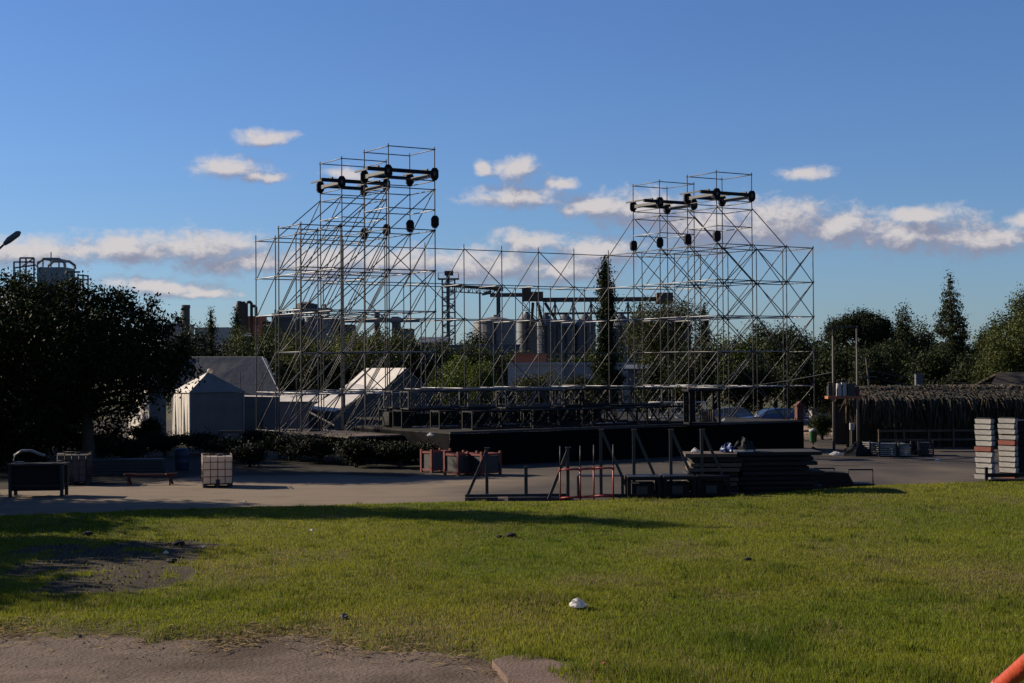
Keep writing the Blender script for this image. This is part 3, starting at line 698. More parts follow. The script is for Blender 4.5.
# red tubular frame
RP=unit_pipe('red_tube',.028,M['red']); GP_=unit_pipe('grey_tube',.020,M['steel_grey'])
t=thing('tubular_frame','red tubular scaffold frame standing at the lawn edge','frame',L3(588,501),-.03)
w=.97*26*s_(588,501); hgt=34*s_(588,501)
X_=[-27*k,-7.5*k,6*k,25*k]; Y_=[-.35,-.28,.30,.35]
for x,y in zip(X_,Y_):
    pipe('upright',RP,(x,y,0),(x,y,hgt),t); pipe('thin_extension',GP_,(x,y,hgt),(x+.01,y,54*k),t)
    link('foot_plate',box_mesh('foot_plate',.12,.12,.012,M['red']),t,(x,y,0.001)); MB().tube([(0,0,hgt-.12),(0,0,hgt-.04)],.045,8).build('coupler',M['red'],t,(x,y,0))
for z in (.13,hgt-.06):
    for i,j in ((0,1),(1,3),(3,2),(2,0)): pipe('rail',RP,(X_[i],Y_[i],z),(X_[j],Y_[j],z),t)
# dark ballast platforms and upright triangular frames on them
for i,(xa,xb,y) in enumerate(((628,662,500),(664,697,499.5),(698,731,499))):
    kk=s_(xa,y); p=L3((xa+xb)/2,y); wd=(xb-xa)*kk; hp=22*kk
    t=thing('ballast_frame',['left','middle','right'][i]+' one of the three black ballast frames under the triangular uprights','frame',(p[0],p[1]+.7,p[2]),-.02,'black ballast frames at the lawn edge')
    for x in (-wd/2+.06,wd/2-.06):
        for yy in (-.6,.6): MB().box(x-.06,yy-.06,0,x+.06,yy+.06,hp-.08).build('leg',M['black'],t)
    for z in (.10,hp-.08): 
        b=MB()
        for yy in (-.6,.6): b.bar((-wd/2,yy,z+.035),(wd/2,yy,z+.035),.08,.08)
        b.build('side_rail',M['black'],t)
    b=MB(); b.box(-wd/2+.02,-.62,hp-.005,wd/2-.02,.62,hp+.035); b.build('top_plate',M['steel_dark'],t)
    MB().box(-wd/2+.15,-.5,.16,wd/2-.2,.45,hp*.72).build('ballast_block',M['black'],t)
    MB().box(-wd*.22,-.56,.16,wd*.1,-.52,hp*.6).build('tag_sheet',M['steel_grey'],t)
zt=22*k+.04
for i,(xv,yv,xd,yd) in enumerate(((601,473,628,480),(634,474,661,482),(671,474,696,473),(702,474,730,478))):
    kk=s_(xv,487); q=gp(xv,500); 
    base=gp(xv+14,499); z0=22*k+.04
    pz=at(xv,yv,base.y+.75); hh=(yv-429.5)*(base.y+.75)/F
    o=aframe((pz.x,base.y+.75,0),-.05,pz.z+hh,27*kk,'dark upright triangular frame, '+['first','second','third','fourth'][i]+' from the red tubular frame',group='upright triangular frames in a row')
# small low table frame behind red frame
t=thing('table_frame','low dark box frame behind the red tubular frame','frame',L3(600,497),.0)
for x in (-.7,.75):
    for y in (0,.5): MB().box(x-.03,y-.03,0,x+.03,y+.03,.66).build('leg',M['steel_dark'],t)
MB().box(-.73,-.03,.66,.78,.53,.70).build('top_frame',M['steel_dark'],t)
# stack of boards
ORD=['first','second','third','fourth','fifth','sixth','seventh','eighth','ninth','tenth','eleventh']
def board_stack(x,y,n,w,d,th,label,gname,ms,jit,rz0=0,zoff=0.0):
    p=L3(x,y); out=[]
    meshes=[box_mesh('board',w,d,th*.72,M[m]) for m in ms]; bearer=box_mesh('bearer',.09,d*.9,th*.28-.002,M['planks_dark'])
    for i in range(n):
        o=thing('stacked_panel',label[0] if i==0 else label[2] if i==n-1 else label[1]%ORD[i],'panel',(p[0]+random.uniform(-jit,jit),p[1]+d/2+random.uniform(-.06,.06),zoff+.002+i*th),rz0+random.uniform(-.03,.03),gname)
        for xx in (-w*.36,w*.36): link('bearer',bearer,o,(xx,0,0))
        link('board',meshes[i%len(meshes)],o,(0,0,th*.28))
    return out
board_stack(715,497,9,50*k,1.5,.155,('bottom panel of the brown board stack','brown weathered panel, %s from the bottom of the board stack','topmost panel of the brown board stack'),'brown boards stacked at the lawn edge',['planks','planks_dark','planks'],.12,-.03)
board_stack(773,496,9,82*k,1.7,.158,('bottom panel of the dark board stack','dark panel, %s from the bottom of the wide dark stack','topmost panel of the wide dark board stack'),'dark boards stacked at the lawn edge',['planks_dark','black'],.34,.03)
crumple('tarpaulin',tuple(Vector(L3(729,497))+Vector((.1,.7,1.40))),.26,'crumpled blue tarpaulin on top of the brown board stack','tarpaulin','bluetarp',51)
crumple('dark_tarpaulin',tuple(Vector(L3(748,497))+Vector((0,.8,1.425))),.34,'dark tarpaulin heap right of the blue tarpaulin','tarpaulin','black',52)
crumple('white_rag',tuple(Vector(L3(698,497))+Vector((0,.7,1.40))),.12,'white rag on the left end of the board stack','rag','paper',53)
t=thing('white_board','small white board lying on the board stack edge','board',tuple(Vector(L3(744,496))+Vector((0,.1,1.425))),.05); MB().box(-.32,-.1,0,.32,.3,.05).build('face',M['paper'],t); MB().box(-.34,-.11,.05,.34,-.09,.07).build('lip',M['paper'],t)
# low rack with hoops
t=thing('hoop_rack','low dark rack with two square hoops right of the board stacks','rack',L3(838,488),-.02)
MB().box(-1.25,-.1,.02,1.25,.9,.14).build('base_frame',M['black'],t)
for x0,x1,y in ((-.75,.02,.75),(.38,1.2,.05)):
    MB().tube([(x0,y,.14),(x0,y,.62),(x1,y,.62),(x1,y,.14)],.035,6).build('hoop',M['steel_dark'],t)
MB().prism([(-1.3,0,.14),(.55,0,.14),(.35,0,.5),(-.2,0,.55),(-1.2,0,.52)],(0,.7,0)).build('folded_sheet',M['black'],t)
# panel trays in two tall stacks
def tray_meshes(m):
    w,d,h=.70,.22,.158
    b=MB(); b.prism([(-w/2+.02,0,.0),(w/2-.02,0,0),(w/2,0,h*.8),(w/2,0,h),(-w/2,0,h),(-w/2,0,h*.8)][::-1],(0,d,0)); return b.mesh('tray_shell',m)
TR=[tray_meshes(M['panel_white']),tray_meshes(M['panel_rust'])]; SPC=box_mesh('spacer',.62,.19,.044,M['black'])
for si,(x,y,n,red) in enumerate(((983.5,479,11,(5,)),(1007,478,11,(0,6)))):
    p=L3(x,y); nm=['left','right'][si]
    for i in range(n):
        lab=('rusty red tray %s the %s white tray stack'%('at the bottom of' if i==0 else 'partway up',nm)) if i in red else ('topmost grey white tray of the %s stack'%nm if i==n-1 else 'grey white tray, %s from the bottom of the %s tall stack'%(ORD[i],nm))
        t=thing('stacking_tray',lab,'tray',(p[0]+random.uniform(-.03,.03),p[1]+random.uniform(-.03,.03),.004+i*.2035),-.90+random.uniform(-.04,.04),'trays in two tall stacks at the right')
        link('tray_shell',TR[1 if i in red else 0],t); link('spacer',SPC,t,(0,.11,.159))
t=thing('dark_cabinet','tall black shrouded stack at the right frame edge','stack',L3(1029,477),0)
for i in range(9): MB().box(-.42+.02*random.random(),0,i*.235,.42,1,i*.235+.22).build('tray',M['black'],t)
t=thing('low_rail','low black steel rail frame in front of the tall tray stacks','rail',L3(1006,485),0)
for x in (-.68,.72): MB().box(x-.05,-.04,0,x+.05,.04,.62).build('post',M['black'],t)
for z in (.12,.34): MB().bar((-.63,0,z),(1.3,0,z),.06,.14).build('rail',M['black'],t)
# crowd barrier stacks
def barriers(x,y,wpx,n,lab,m,rz=0):
    kk=s_(x,y); t=thing('barrier_stack',lab,'barriers',L3(x,y),rz,'stacks of steel barrier panels on the asphalt'); w=wpx*kk
    for i in range(n):
        a=MB(); z=.05+i*.085; a.box(-w/2,0,z,w/2,1.1,z+.018)
        a.bar((-w/2,0,z+.03),(w/2,0,z+.03),.04); a.bar((-w/2,1.1,z+.03),(w/2,1.1,z+.03),.04)
        a.build('barrier_panel',M[m],t,(random.uniform(-.03,.03),random.uniform(-.04,.04),0))
    for xx in (-w/2-.03,w/2+.03): MB().box(xx-.03,-.05,0,xx+.03,.03,n*.085+.12).build('stake',M['steel_dark' if n<8 else 'panel_rust'],t)
barriers(875,456,9,7,'narrow grey barrier stack beside the black cable heap','panel_white',.1)
barriers(888,457,16,7,'wide grey barrier stack in the middle of the row','panel_white',0)
barriers(905,457,11,7,'grey barrier stack left of the black drum','panel_white',.05)
barriers(926,456,13,7,'grey barrier stack at the right end of the row','steel_grey',-.1)
def heap(name,x,y,s,lab,cat,m,seed,zs=1):
    rs=np.random.RandomState(seed); b=MB(); b.lathe([(1.1,0),(1.0,.22),(.8,.5),(.45,.75),(.1,.85)],14)
    b.v=[(X*s*(1+.45*(rs.rand()-.5)),Y*s*.8*(1+.45*(rs.rand()-.5)),max(0,Z*s*zs*(1+.45*(rs.rand()-.5)))) for X,Y,Z in b.v]
    return props(b.build(name,M[m],loc=L3(x,y)),lab,cat)
heap('cable_heap',857,456,.65,'black heap of cables left of the barrier stacks','heap','black',61)
heap('cable_drum_heap',914,455,.34,'small black roll between the barrier stacks','roll','black',62,1.6)
heap('rag_heap',836,455,.26,'pale heap of rags at the foot of the transformer pole','heap','paper',63,.7)
heap('dark_heap',813,452,.34,'dark heap of rubbish left of the transformer pole','heap','black',64,.8)
# ------------------------------------------------------------------ left yard clutter in the shade
t=thing('work_table','dark panelled work cart with metal fittings on top, shaded at the far left','table',L3(36,497),.06)
kk=s_(36,497)
for x in (-.85,.85):
    for y in (0,.7): MB().box(x-.05,y-.05,0,x+.05,y+.05,1.05).build('leg',M['steel_dark'],t)
MB().box(-.95,-.06,1.05,.95,.76,1.11).build('table_top',M['steel_dark'],t)
MB().box(-.85,.0,.35,.85,.66,.39).build('shelf',M['steel_dark'],t)
MB().box(-.8,.02,.2,.8,.05,1.03).build('front_panel',M['black'],t)
MB().box(-.8,.6,.2,.8,.63,1.03).build('rear_panel',M['black'],t)
MB().box(.78,.06,.2,.81,.59,1.03).build('side_panel',M['black'],t)
p=Vector(L3(26,497))
t=thing('bent_pipe','bright curved metal pipe lying on the dark work cart','pipe',(p.x,p.y+.2,1.115),.1)
MB().tube([(-.5,.1,.04),(-.45,.1,.28),(-.22,.1,.42),(.1,.1,.42),(.42,.1,.28),(.55,.1,.26)],.045,8).build('curved_tube',M['galv_bright'],t,smooth=True)
MB().tube([(-.45,.1,.03),(-.15,.1,.03)],.03,8).build('foot_clamp',M['galv_bright'],t)
t=thing('red_trestle','low red steel trestle on the shaded yard left of the caged tank','trestle',L3(150,485),.03)
M['shade_red'] = mat('shade_darkened_red',(.09,.014,.009),.8,0,.3,6)  # red darkened so the trestle's shade sits in its colour
MB().bar((-.95,0,.36),(.9,0,.36),.10,.08).build('beam',M['shade_red'],t)
for x in (-.8,.72):
    for y in (-.25,.25): MB().bar((x,0,.36),(x+.06,y,0),.06).build('leg',M['shade_red'],t)
    MB().bar((x-.12,-.12,.40),(x+.25,.12,.40),.08,.05).build('head_plate',M['shade_red'],t)
# plastic drum
p=L3(182,470); props(MB().lathe([(.27,0),(.29,.05),(.29,.3),(.3,.32),(.29,.34),(.29,.6),(.3,.62),(.29,.64),(.29,.86),(.24,.9)],18).build('plastic_drum',mat('dark_blue_drum',(.012,.02,.06),.6,0,.2,3),loc=p,smooth=True),'blue plastic drum in the shade below the white tent','drum')
# stacked boards under the tree
for i in range(5):
    p=L3(128,474); o=MB().box(-1.5,-.3,0,1.5,.3,.11).build('stacked_beam',M['steel_grey'],loc=(p[0]+random.uniform(-.1,.1),p[1],.004+i*.125)); props(o,['bottom','second','third','fourth','top'][i]+' grey beam of the low stack under the left tree','beam','grey beams stacked under the tree')
t=thing('wooden_gateway','rusty wooden frame standing behind the caged tank','frame',L3(231,462),0)
for x in (-.45,.45): MB().box(x-.06,-.04,0,x+.06,.04,1.3).build('post',M['planks'],t)
MB().box(-.55,-.05,1.3,.55,.05,1.42).build('lintel',M['planks'],t)
# street lamp at the left frame edge
hd=at(9,240,48); t=thing('street_lamp','street lamp head on a slanting arm at the left frame edge','lamp',(hd.x-2.0,48,0))
oo=Vector((hd.x-2.0,48,0))
MB().tube([(0,0,0),(0,0,6.6)],[.09,.06],8).build('pole',M['steel_dark'],t,smooth=True)
MB().tube([(0,0,6.5),hd-oo-Vector((.12,0,.1))],.035,7).build('arm',M['steel_dark'],t)
q=hd-oo; MB().tube([q+Vector((-.15,0,-.13)),q+Vector((0,0,0)),q+Vector((.28,0,.20)),q+Vector((.36,0,.25))],[.06,.105,.10,.04],8).build('lamp_head',M['sheet_grey'],t,smooth=True)
# ------------------------------------------------------------------ tents
def gable_tent(name,label,loc,rz,w,l,he,hr,roofm,wallm,cat='tent',windows=None):
    t=thing(name,label,cat,loc,rz)
    ov=.12; k=(hr-he)/(w/2)
    for s in (-1,1):
        ns=8; b=MB()
        for i in range(ns):
            y0,y1=l*i/ns,l*(i+1)/ns
            b.prism([(s*(w/2+ov),y0,he-ov*k),(0,y0,hr),(0,y1,hr),(s*(w/2+ov),y1,he-ov*k)] if s>0 else [(0,y0,hr),(s*(w/2+ov),y0,he-ov*k),(s*(w/2+ov),y1,he-ov*k),(0,y1,hr)],(0,0,.03))
        b.build('roof_slope',M[roofm],t)
        MB().box(s*w/2-.02,0,0,s*w/2+.02,l,he-.02).build('side_wall',M[wallm],t)
    for y in (.03,l-.03): MB().prism([(-w/2+.03,y,0),(w/2-.03,y,0),(w/2-.03,y,he-.05),(0,y,hr-.06),(-w/2+.03,y,he-.05)],(0,.02,0)).build('gable_wall',M[wallm],t)
    for i in range(5):
        y=l*i/4; MB().bar((-w/2,y-.001,he-.06),(0,y-.001,hr-.06),.05).build('rafter',M['galv'],t); MB().bar((w/2,y-.001,he-.06),(0,y-.001,hr-.06),.05).build('rafter',M['galv'],t)
    return t
# behind the stage: two white roofed tents
c=at(408,430,101); gable_tent('gable_tent','white roofed tent with a dark gable end behind the left scaffold tower',(c.x-.1,101,0),R(45),4.6,4.2,2.55,4.15,'canvas','plant')
lt_o=at(340,430,97); lt_o.z=0
lt=thing('lean_to_tent','lower white lean-to roof sloping left of the gabled tent behind the scaffold','tent',tuple(lt_o))
lp=[at(309,409,95)-lt_o,at(334,412,93)-lt_o,at(378,388,98.5)-lt_o,at(350,383,100.5)-lt_o]
for i in range(4):
    a0,a1=lp[0].lerp(lp[3],i/4+.004),lp[0].lerp(lp[3],(i+1)/4-.004); b0_,b1_=lp[1].lerp(lp[2],i/4+.004),lp[1].lerp(lp[2],(i+1)/4-.004)
    MB().prism([a0,b0_,b1_,a1],(0,0,.04)).build('roof_panel',M['canvas'],lt)
gz_=lambda v:Vector((v.x,v.y,0))
MB().prism([gz_(lp[1]),gz_(lp[2]),lp[2]-Vector((0,0,.05)),lp[1]-Vector((0,0,.05))],(.04,.04,0)).build('side_wall',M['plant'],lt)
MB().prism([gz_(lp[0]),gz_(lp[1]),lp[1]-Vector((0,0,.05)),lp[0]-Vector((0,0,.05))],(.03,.05,0)).build('front_wall',M['plant'],lt)
c=at(330,430,108); gable_tent('flat_shelter','low pale roofed shelter behind the left tower legs',(c.x,108,0),R(75),3.5,7,1.9,2.5,'canvas','render_grey')
# large white marquee at the left, its shaded faces coloured grey
Ym=88.0
def tm(x,y,dy=0): return at(x,y,Ym+dy)
mq=thing('marquee','large white marquee with shade coloured into its steep roof behind the small tent','tent',(tm(230,440).x,Ym,0)); mo=Vector((tm(230,440).x,Ym,0))
def mp(x,y,dy=0): return tm(x,y,dy)-mo
def g0(x,dy=0): q=at(x,420,Ym+dy)-mo; q.z=0; return q
# steep roof facing the camera, ridge set back
b=MB(); b.prism([mp(170,394),mp(281,396),mp(262,357,2.2),mp(190,357,2.2)],(0,.05,.03)); b.build('front_roof',M['canvas_shade'],mq)
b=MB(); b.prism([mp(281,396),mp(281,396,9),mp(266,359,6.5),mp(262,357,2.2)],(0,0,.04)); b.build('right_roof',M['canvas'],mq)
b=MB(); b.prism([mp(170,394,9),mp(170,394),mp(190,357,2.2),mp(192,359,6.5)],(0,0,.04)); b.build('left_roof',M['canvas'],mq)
b=MB(); b.prism([g0(172,.1),g0(279,.1),mp(279,397,.1),mp(172,395,.1)],(0,.05,0)); b.build('front_wall',M['canvas_shade'],mq)
b=MB(); b.prism([g0(279,.2),g0(279,9),mp(279,397,9),mp(279,397,.2)],(.05,0,0)); b.build('right_wall',M['canvas_shade'],mq)
for x in (240,262): MB().tube([g0(x,-.05),mp(x,372,-.03+.4)],.03,6).build('pole',M['steel_dark'],mq)
# flood lamp hanging on the marquee front
fl=thing('flood_lamp','small round white lamp on a stay in front of the marquee roof','lamp',(tm(211,371).x,Ym-.2,0))
z0=tm(211,371).z; MB().tube([(0,0,0),(0,0,z0-.1)],.022,6).build('mast',M['steel_dark'],fl)
MB().lathe([(.06,-.14),(.17,-.06),(.19,.05),(.1,.14)],14,(0,0,z0)).build('lamp_globe',M['whiteplastic'],fl,smooth=True)
e=tm(226,386)-Vector((tm(211,371).x,Ym-.2,0)); e.y=0; MB().tube([(0.1,0,z0-.1),e],.012,5).build('stay',M['galv'],fl)
# small tent with lit curtain side
Ya=84.5; q0=at(190,440,Ya)
gz=thing('small_tent','small square tent with white curtains lit at its left side','tent',(q0.x,Ya,0),R(34))
w,d=3.2,2.5; he=at(190,393,Ya).z; hp=at(204,380,Ya).z+.4
for (x,y) in ((0,0),(w,0),(0,d),(w,d)): MB().box(x-.04,y-.04,0,x+.04,y+.04,he).build('leg',M['galv_bright'],gz)
MB().prism([(.05,-.01,.05),(w-.05,-.01,.05),(w-.05,-.01,he-.03),(.05,-.01,he-.03)],(0,.02,0)).build('front_wall',M['canvas_shade'],gz)
MB().box(.05,d-.02,.05,w-.05,d,he-.03).build('back_wall',M['canvas_shade'],gz); MB().box(w-.01,.05,.05,w+.01,d-.05,he-.03).build('right_wall',M['canvas_shade'],gz)
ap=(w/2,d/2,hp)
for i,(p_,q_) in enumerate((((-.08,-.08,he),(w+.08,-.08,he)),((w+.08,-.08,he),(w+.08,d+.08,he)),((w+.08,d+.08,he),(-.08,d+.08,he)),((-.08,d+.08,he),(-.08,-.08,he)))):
    MB().prism([p_,q_,ap],(0,0,.03)).build('roof_slope',M['canvas_shade' if i==0 else 'canvas'],gz)  # front slope takes the canvas with shade in its colour
def curtain(parent,x,y0,y1,z1,m='canvas'):
    n=8; b=MB()
    for i in range(n+1):
        t_=i/n; yy=y0+(y1-y0)*t_; off=.03*(1 if i%2 else -1)
        b.v+=[(x+off*1.2-.05*math.sin(t_*9),yy,.06),(x+off*.3,yy,z1)]
    for i in range(n): b.f.append((2*i,2*i+2,2*i+3,2*i+1))
    return b.build('curtain',M[m],parent,smooth=False)
curtain(gz,0,.05,1.15,he-.05); curtain(gz,0,1.3,d-.05,he-.05)
# white cloth panel of another tent, partly behind the tree
q=at(149,440,81); bt=thing('side_tent','tent with a lit white side panel half hidden by the left tree','tent',(q.x,81,0),R(33))
hz=at(149,374,81).z
MB().prism([(0,0,.05),(0,3.2,.05),(0,3.2,hz-.6),(0,1.4,hz),(0,0,hz-.5)],(.04,0,0)).build('left_panel',M['canvas'],bt)
MB().box(.05,-.01,.05,.95,.03,hz-.55).build('front_wall',M['canvas_shade'],bt)
MB().prism([(-.05,-.1,hz-.5),(.95,-.1,hz-.5),(.95,1.5,hz+.1),(-.05,1.5,hz+.1)],(0,0,.04)).build('roof_slope',M['canvas_shade'],bt)
MB().prism([(.95,3.2,hz-.6),(-.05,3.2,hz-.6),(-.05,1.5,hz+.1),(.95,1.5,hz+.1)],(0,0,.04)).build('roof_slope',M['canvas_shade'],bt)
# ------------------------------------------------------------------ right: transformer, pillar, bins, cars
Yt=75.5; b0=at(834,446,Yt); b1=at(858,446,Yt)
tf=thing('transformer_station','twin pole transformer station with an orange platform','transformer',(b0.x,Yt,0)); wx=b1.x-b0.x
zt1=at(834,326,Yt).z; zp=at(840,396,Yt).z
for x,zz in ((0,at(834,336,Yt).z),(wx,zt1)): MB().tube([(x,0,0),(x,0,zz)],[.07,.045],8).build('pole',M['concrete_pole'],tf,smooth=True)
MB().bar((-.35,0,zt1-.12),(wx+.08,0,zt1-.02),.07).build('top_beam',M['steel_grey'],tf)
MB().bar((0,0,zt1-.6),(0,0,zt1-.1),.06).build('pole_tip',M['steel_grey'],tf)
MB().box(-.35,-.4,zp-.13,wx+.12,.4,zp).build('platform',M['orange'],tf)
for i,(x,w_,h_,m) in enumerate(((.26,.16,.62,'render_white'),(.5,.16,.66,'render_white'),(.85,.36,.6,'steel_grey'),(-.18,.22,.5,'steel_dark'))):
    MB().box(x-w_/2,-.22,zp+.0,x+w_/2,.22,zp+h_).build('transformer_can',M[m],tf)
    for j in (-1,1): MB().lathe([(.03,0),(.06,.05),(.03,.08),(.055,.14),(.02,.2)],8,(x+j*.05,0,zp+h_)).build('insulator',M['planks'],tf)
MB().bar((wx-.02,-.1,zp),(wx-.02,-.1,zp+.45),.2,.16).build('switch_box',M['brick'],tf)
def wire(p,q,sag,lab,r=.012):
    p,q=Vector(p),Vector(q); pts=[p.lerp(q,i/16)+Vector((0,0,-sag*4*(i/16)*(1-i/16)))-p for i in range(17)]
    props(MB().tube(pts,r,4).build('power_line',M['wire'],loc=p),lab,'wire','power lines at the right')
top=Vector((b1.x,Yt,at(858,367,Yt).z))
wire(top,at(1070,374,74),.6,'upper power line running right from the transformer poles')
wire(top-Vector((0,0,.25)),at(1070,383,74),.7,'lower power line running right from the transformer poles')
wire((b0.x,Yt,at(834,372,Yt).z),at(700,390,98),.15,'power line running left from the transformer poles')
q=at(871,396,90); lp=thing('leaning_pole','thin leaning utility pole right of the transformer','pole',(q.x,90,0)); z1=at(866,358,90).z; dx=at(866,358,90).x-q.x
MB().tube([(.15,0,0),(dx,0,z1)],.06,7).build('pole',M['concrete_pole'],lp); MB().bar((dx-.45+.15,0,z1-1.1),(dx+.6,0,z1-1.1),.07).build('crossarm',M['planks'],lp)
q=at(919,391,92); ub=thing('utility_box','grey box on a post above the thatched fence','box',(q.x,92,0)); MB().tube([(0,0,0),(0,0,2.9)],.06,7).build('post',M['concrete_pole'],ub); MB().box(-.22,-.18,at(919,390,92).z,.22,.18,at(919,374,92).z).build('cabinet',M['sheet_grey'],ub); MB().box(-.45,-.03,at(919,373,92).z,.1,.03,at(919,373,92).z+.09).build('crossarm',M['steel_grey'],ub)
# brick pillar
q=gp(800,449); bp=thing('brick_pillar','narrow red brick pillar at the right end of the stage','pillar',(q.x+.05,q.y+.4,0),.2)
hz=at(800,404,q.y).z
MB().box(-.17,-.17,0,.17,.17,hz-.12).build('shaft',M['brick'],bp); MB().box(-.22,-.22,hz-.12,.22,.22,hz-.04).build('cap',M['brick'],bp); MB().prism([(-.17,-.17,hz-.04),(.17,-.17,hz-.04),(0,-.17,hz+.12)],(0,.34,0)).build('cap_ridge',M['brick'],bp)
MB().box(-.09,-.19,hz-.62,.06,-.165,hz-.3).build('meter_door',M['steel_dark'],bp)
MB().tube([(-.25,-.1,0),(-.25,-.1,hz-.7)],.04,6).build('downpipe',M['orange'],bp)
# green bin
q=L3(817,446); bn=thing('litter_bin','small green litter bin near the transformer pole','bin',(q[0],q[1]+1,.01))
MB().lathe([(.14,.12),(.19,.2),(.21,.68),(.22,.7)],14).build('bin_body',M['greenplastic'],bn,smooth=True); MB().lathe([(.22,.71),(.2,.8),(.05,.86)],14).build('lid',M['render_white'],bn,smooth=True); MB().tube([(0,.0,0),(0,.0,.2)],.04,6).build('foot',M['steel_dark'],bn)
# parked cars behind the stage
def car(loc,rz,label,m):
    t=thing('parked_car',label,'car',loc,rz,'cars parked behind the stage')
    prof=[(-2.05,.35),(-2.1,.62),(-2.0,.86),(-1.35,.93),(2.0,.9),(2.12,.65),(2.08,.35)]
    b=MB(); b.prism([(x,-.84,z) for x,z in prof],(0,1.68,0)); b.build('body',M[m],t)
    cab=[(-1.2,.9),(-.55,1.36),(.2,1.46),(1.0,1.42),(1.75,.9)]
    b=MB(); n=len(cab); b.v=[(x,-.80+(.12 if z>1 else 0),z) for x,z in cab]+[(x,.80-(.12 if z>1 else 0),z) for x,z in cab]
    b.f=[tuple(reversed(range(n))),tuple(range(n,2*n))]+[(i,(i+1)%n,n+(i+1)%n,n+i) for i in range(n)]
    b.build('cabin',M[m],t)
    for s in (-1,1):
        y=s*.735
        for xs_ in ((-.95,-.52,.12,.12),(.2,.2,.98,1.42)):
            MB().prism([(xs_[0],y,.95),(xs_[1],y-s*.03,1.33),(xs_[2],y-s*.03,1.37),(xs_[3],y,.95)],(0,s*.03,0)).build('side_window',M['glass'],t)
        for x in (-1.3,1.3):
            w_=MB().tube([(x,s*.66,.31),(x,s*.86,.31)],.31,16).build('wheel',M['rubber'],t); MB().tube([(x,s*.855,.31),(x,s*.87,.31)],.18,12).build('rim',M['galv_bright'],w_)
        MB().box(-2.11,s*.6-.14,.64,-2.03,s*.6+.14,.78).build('headlight',M['whiteplastic'],t)
        MB().box(2.04,s*.62-.12,.66,2.13,s*.62+.12,.82).build('tail_light',M['red'],t)
    MB().prism([(-1.14,-.62,.95),(-1.14,.62,.95),(-.60,.58,1.34),(-.60,-.58,1.34)],(-.03,0,.012)).build('windscreen',M['glass'],t)
    MB().prism([(1.70,.62,.95),(1.70,-.62,.95),(1.06,-.58,1.39),(1.06,.58,1.39)],(.03,0,.012)).build('rear_window',M['glass'],t)
    return t
q=at(774,420,97); car((q.x,97,.012),R(8),'blue parked car seen just above the right part of the stage','carblue')
q=at(735,420,99); car((q.x-.4,100,.012),R(-4),'grey blue parked car left of the blue car behind the stage','cargrey')
# ------------------------------------------------------------------ palm thatch shelter
Yf=77.5
A=at(848,452,Yf); Bx=at(1075,452,Yf).x
tg=thing('thatch_shelter','long open shelter with hanging dry palm thatch at the right','shelter',(A.x,Yf,0)); Ln=Bx-A.x
ze=at(930,402,Yf).z; zr=at(930,389,Yf+1.5).z
b=MB(); b.prism([(0,-.25,ze),(Ln,-.25,ze),(Ln,1.6,zr),(0,1.6,zr)],(0,0,.10)); b.build('roof_base',M['thatch_base'],tg)
b=MB(); b.prism([(Ln,3.4,ze-.2),(0,3.4,ze-.2),(0,1.6,zr),(Ln,1.6,zr)],(0,0,.10)); b.build('rear_roof_base',M['thatch_base'],tg)
for i in range(6):
    x=.15+i*(Ln-.3)/5
    MB().tube([(x,.0,0),(x+.02,0,ze)],.07,7).build('post',M['bark'],tg)
MB().bar((0,0,ze-.06),(Ln,0,ze-.06),.09).build('eave_beam',M['bark'],tg)
def thatch():
    V=[];C=[]
    n=6500
    for i in range(n):
        x=rng.uniform(-.1,Ln+.1); t_=rng.rand()**.9; y=-.35+t_*1.95; z=ze+.12+(zr-ze)*((y+.25)/1.85)+rng.uniform(0,.14)*(1 if t_>.8 else .6)
        L=rng.uniform(.5,1.55)*(1.0 if t_<.35 else .45); w_=rng.uniform(.022,.07)
        dy=-rng.uniform(.05,.3); dz=-L; sx=rng.normal(0,.2)
        if t_>.3: dy=-L*.8; dz=-L*.5
        p0=np.array([x,y,z]); p1=p0+[sx*.4,dy*.7,dz*.35+.03]; p2=p0+[sx,dy,dz]
        a=rng.uniform(0,np.pi); ww=np.array([math.cos(a),math.sin(a)*.6,0])*w_
        V+= [p0-ww,p0+ww,p1+ww*1.1,p1-ww*1.1, p1-ww*1.1,p1+ww*1.1,p2+ww*.15,p2-ww*.15]
        c=np.array([.17,.12,.075]) if rng.rand()<.3 else np.array([.07,.07,.032]) if rng.rand()<.5 else np.array([.035,.03,.022])
        C+=[c*rng.uniform(.5,1.25)]*8
    V=np.array(V); m=len(V)//4
    o=link('palm_fringe',arr_mesh('palm_fringe',V,np.arange(m*4).reshape(-1,4),M['thatch'],np.array(C)),tg); o['kind']='stuff'
thatch()
V=[];C=[]
for i in range(1500):
    x=rng.uniform(0,Ln); y=rng.uniform(.25,.6); z1=rng.uniform(.9,ze-.05); z0_=max(0,z1-rng.uniform(.6,2.2)); w_=rng.uniform(.01,.035); sx=rng.normal(0,.1)
    V+=[(x-w_,y,z0_),(x+w_,y,z0_),(x+sx+w_,y+.03,z1),(x+sx-w_,y+.03,z1)]; C+=[np.array([.085,.07,.04] if rng.rand()<.5 else [.05,.055,.025])*rng.uniform(.4,1.2)]*4
o=link('reed_screen',arr_mesh('reed_screen',np.array(V),np.arange(len(V)).reshape(-1,4),M['thatch'],np.array(C)),tg); o['kind']='stuff'
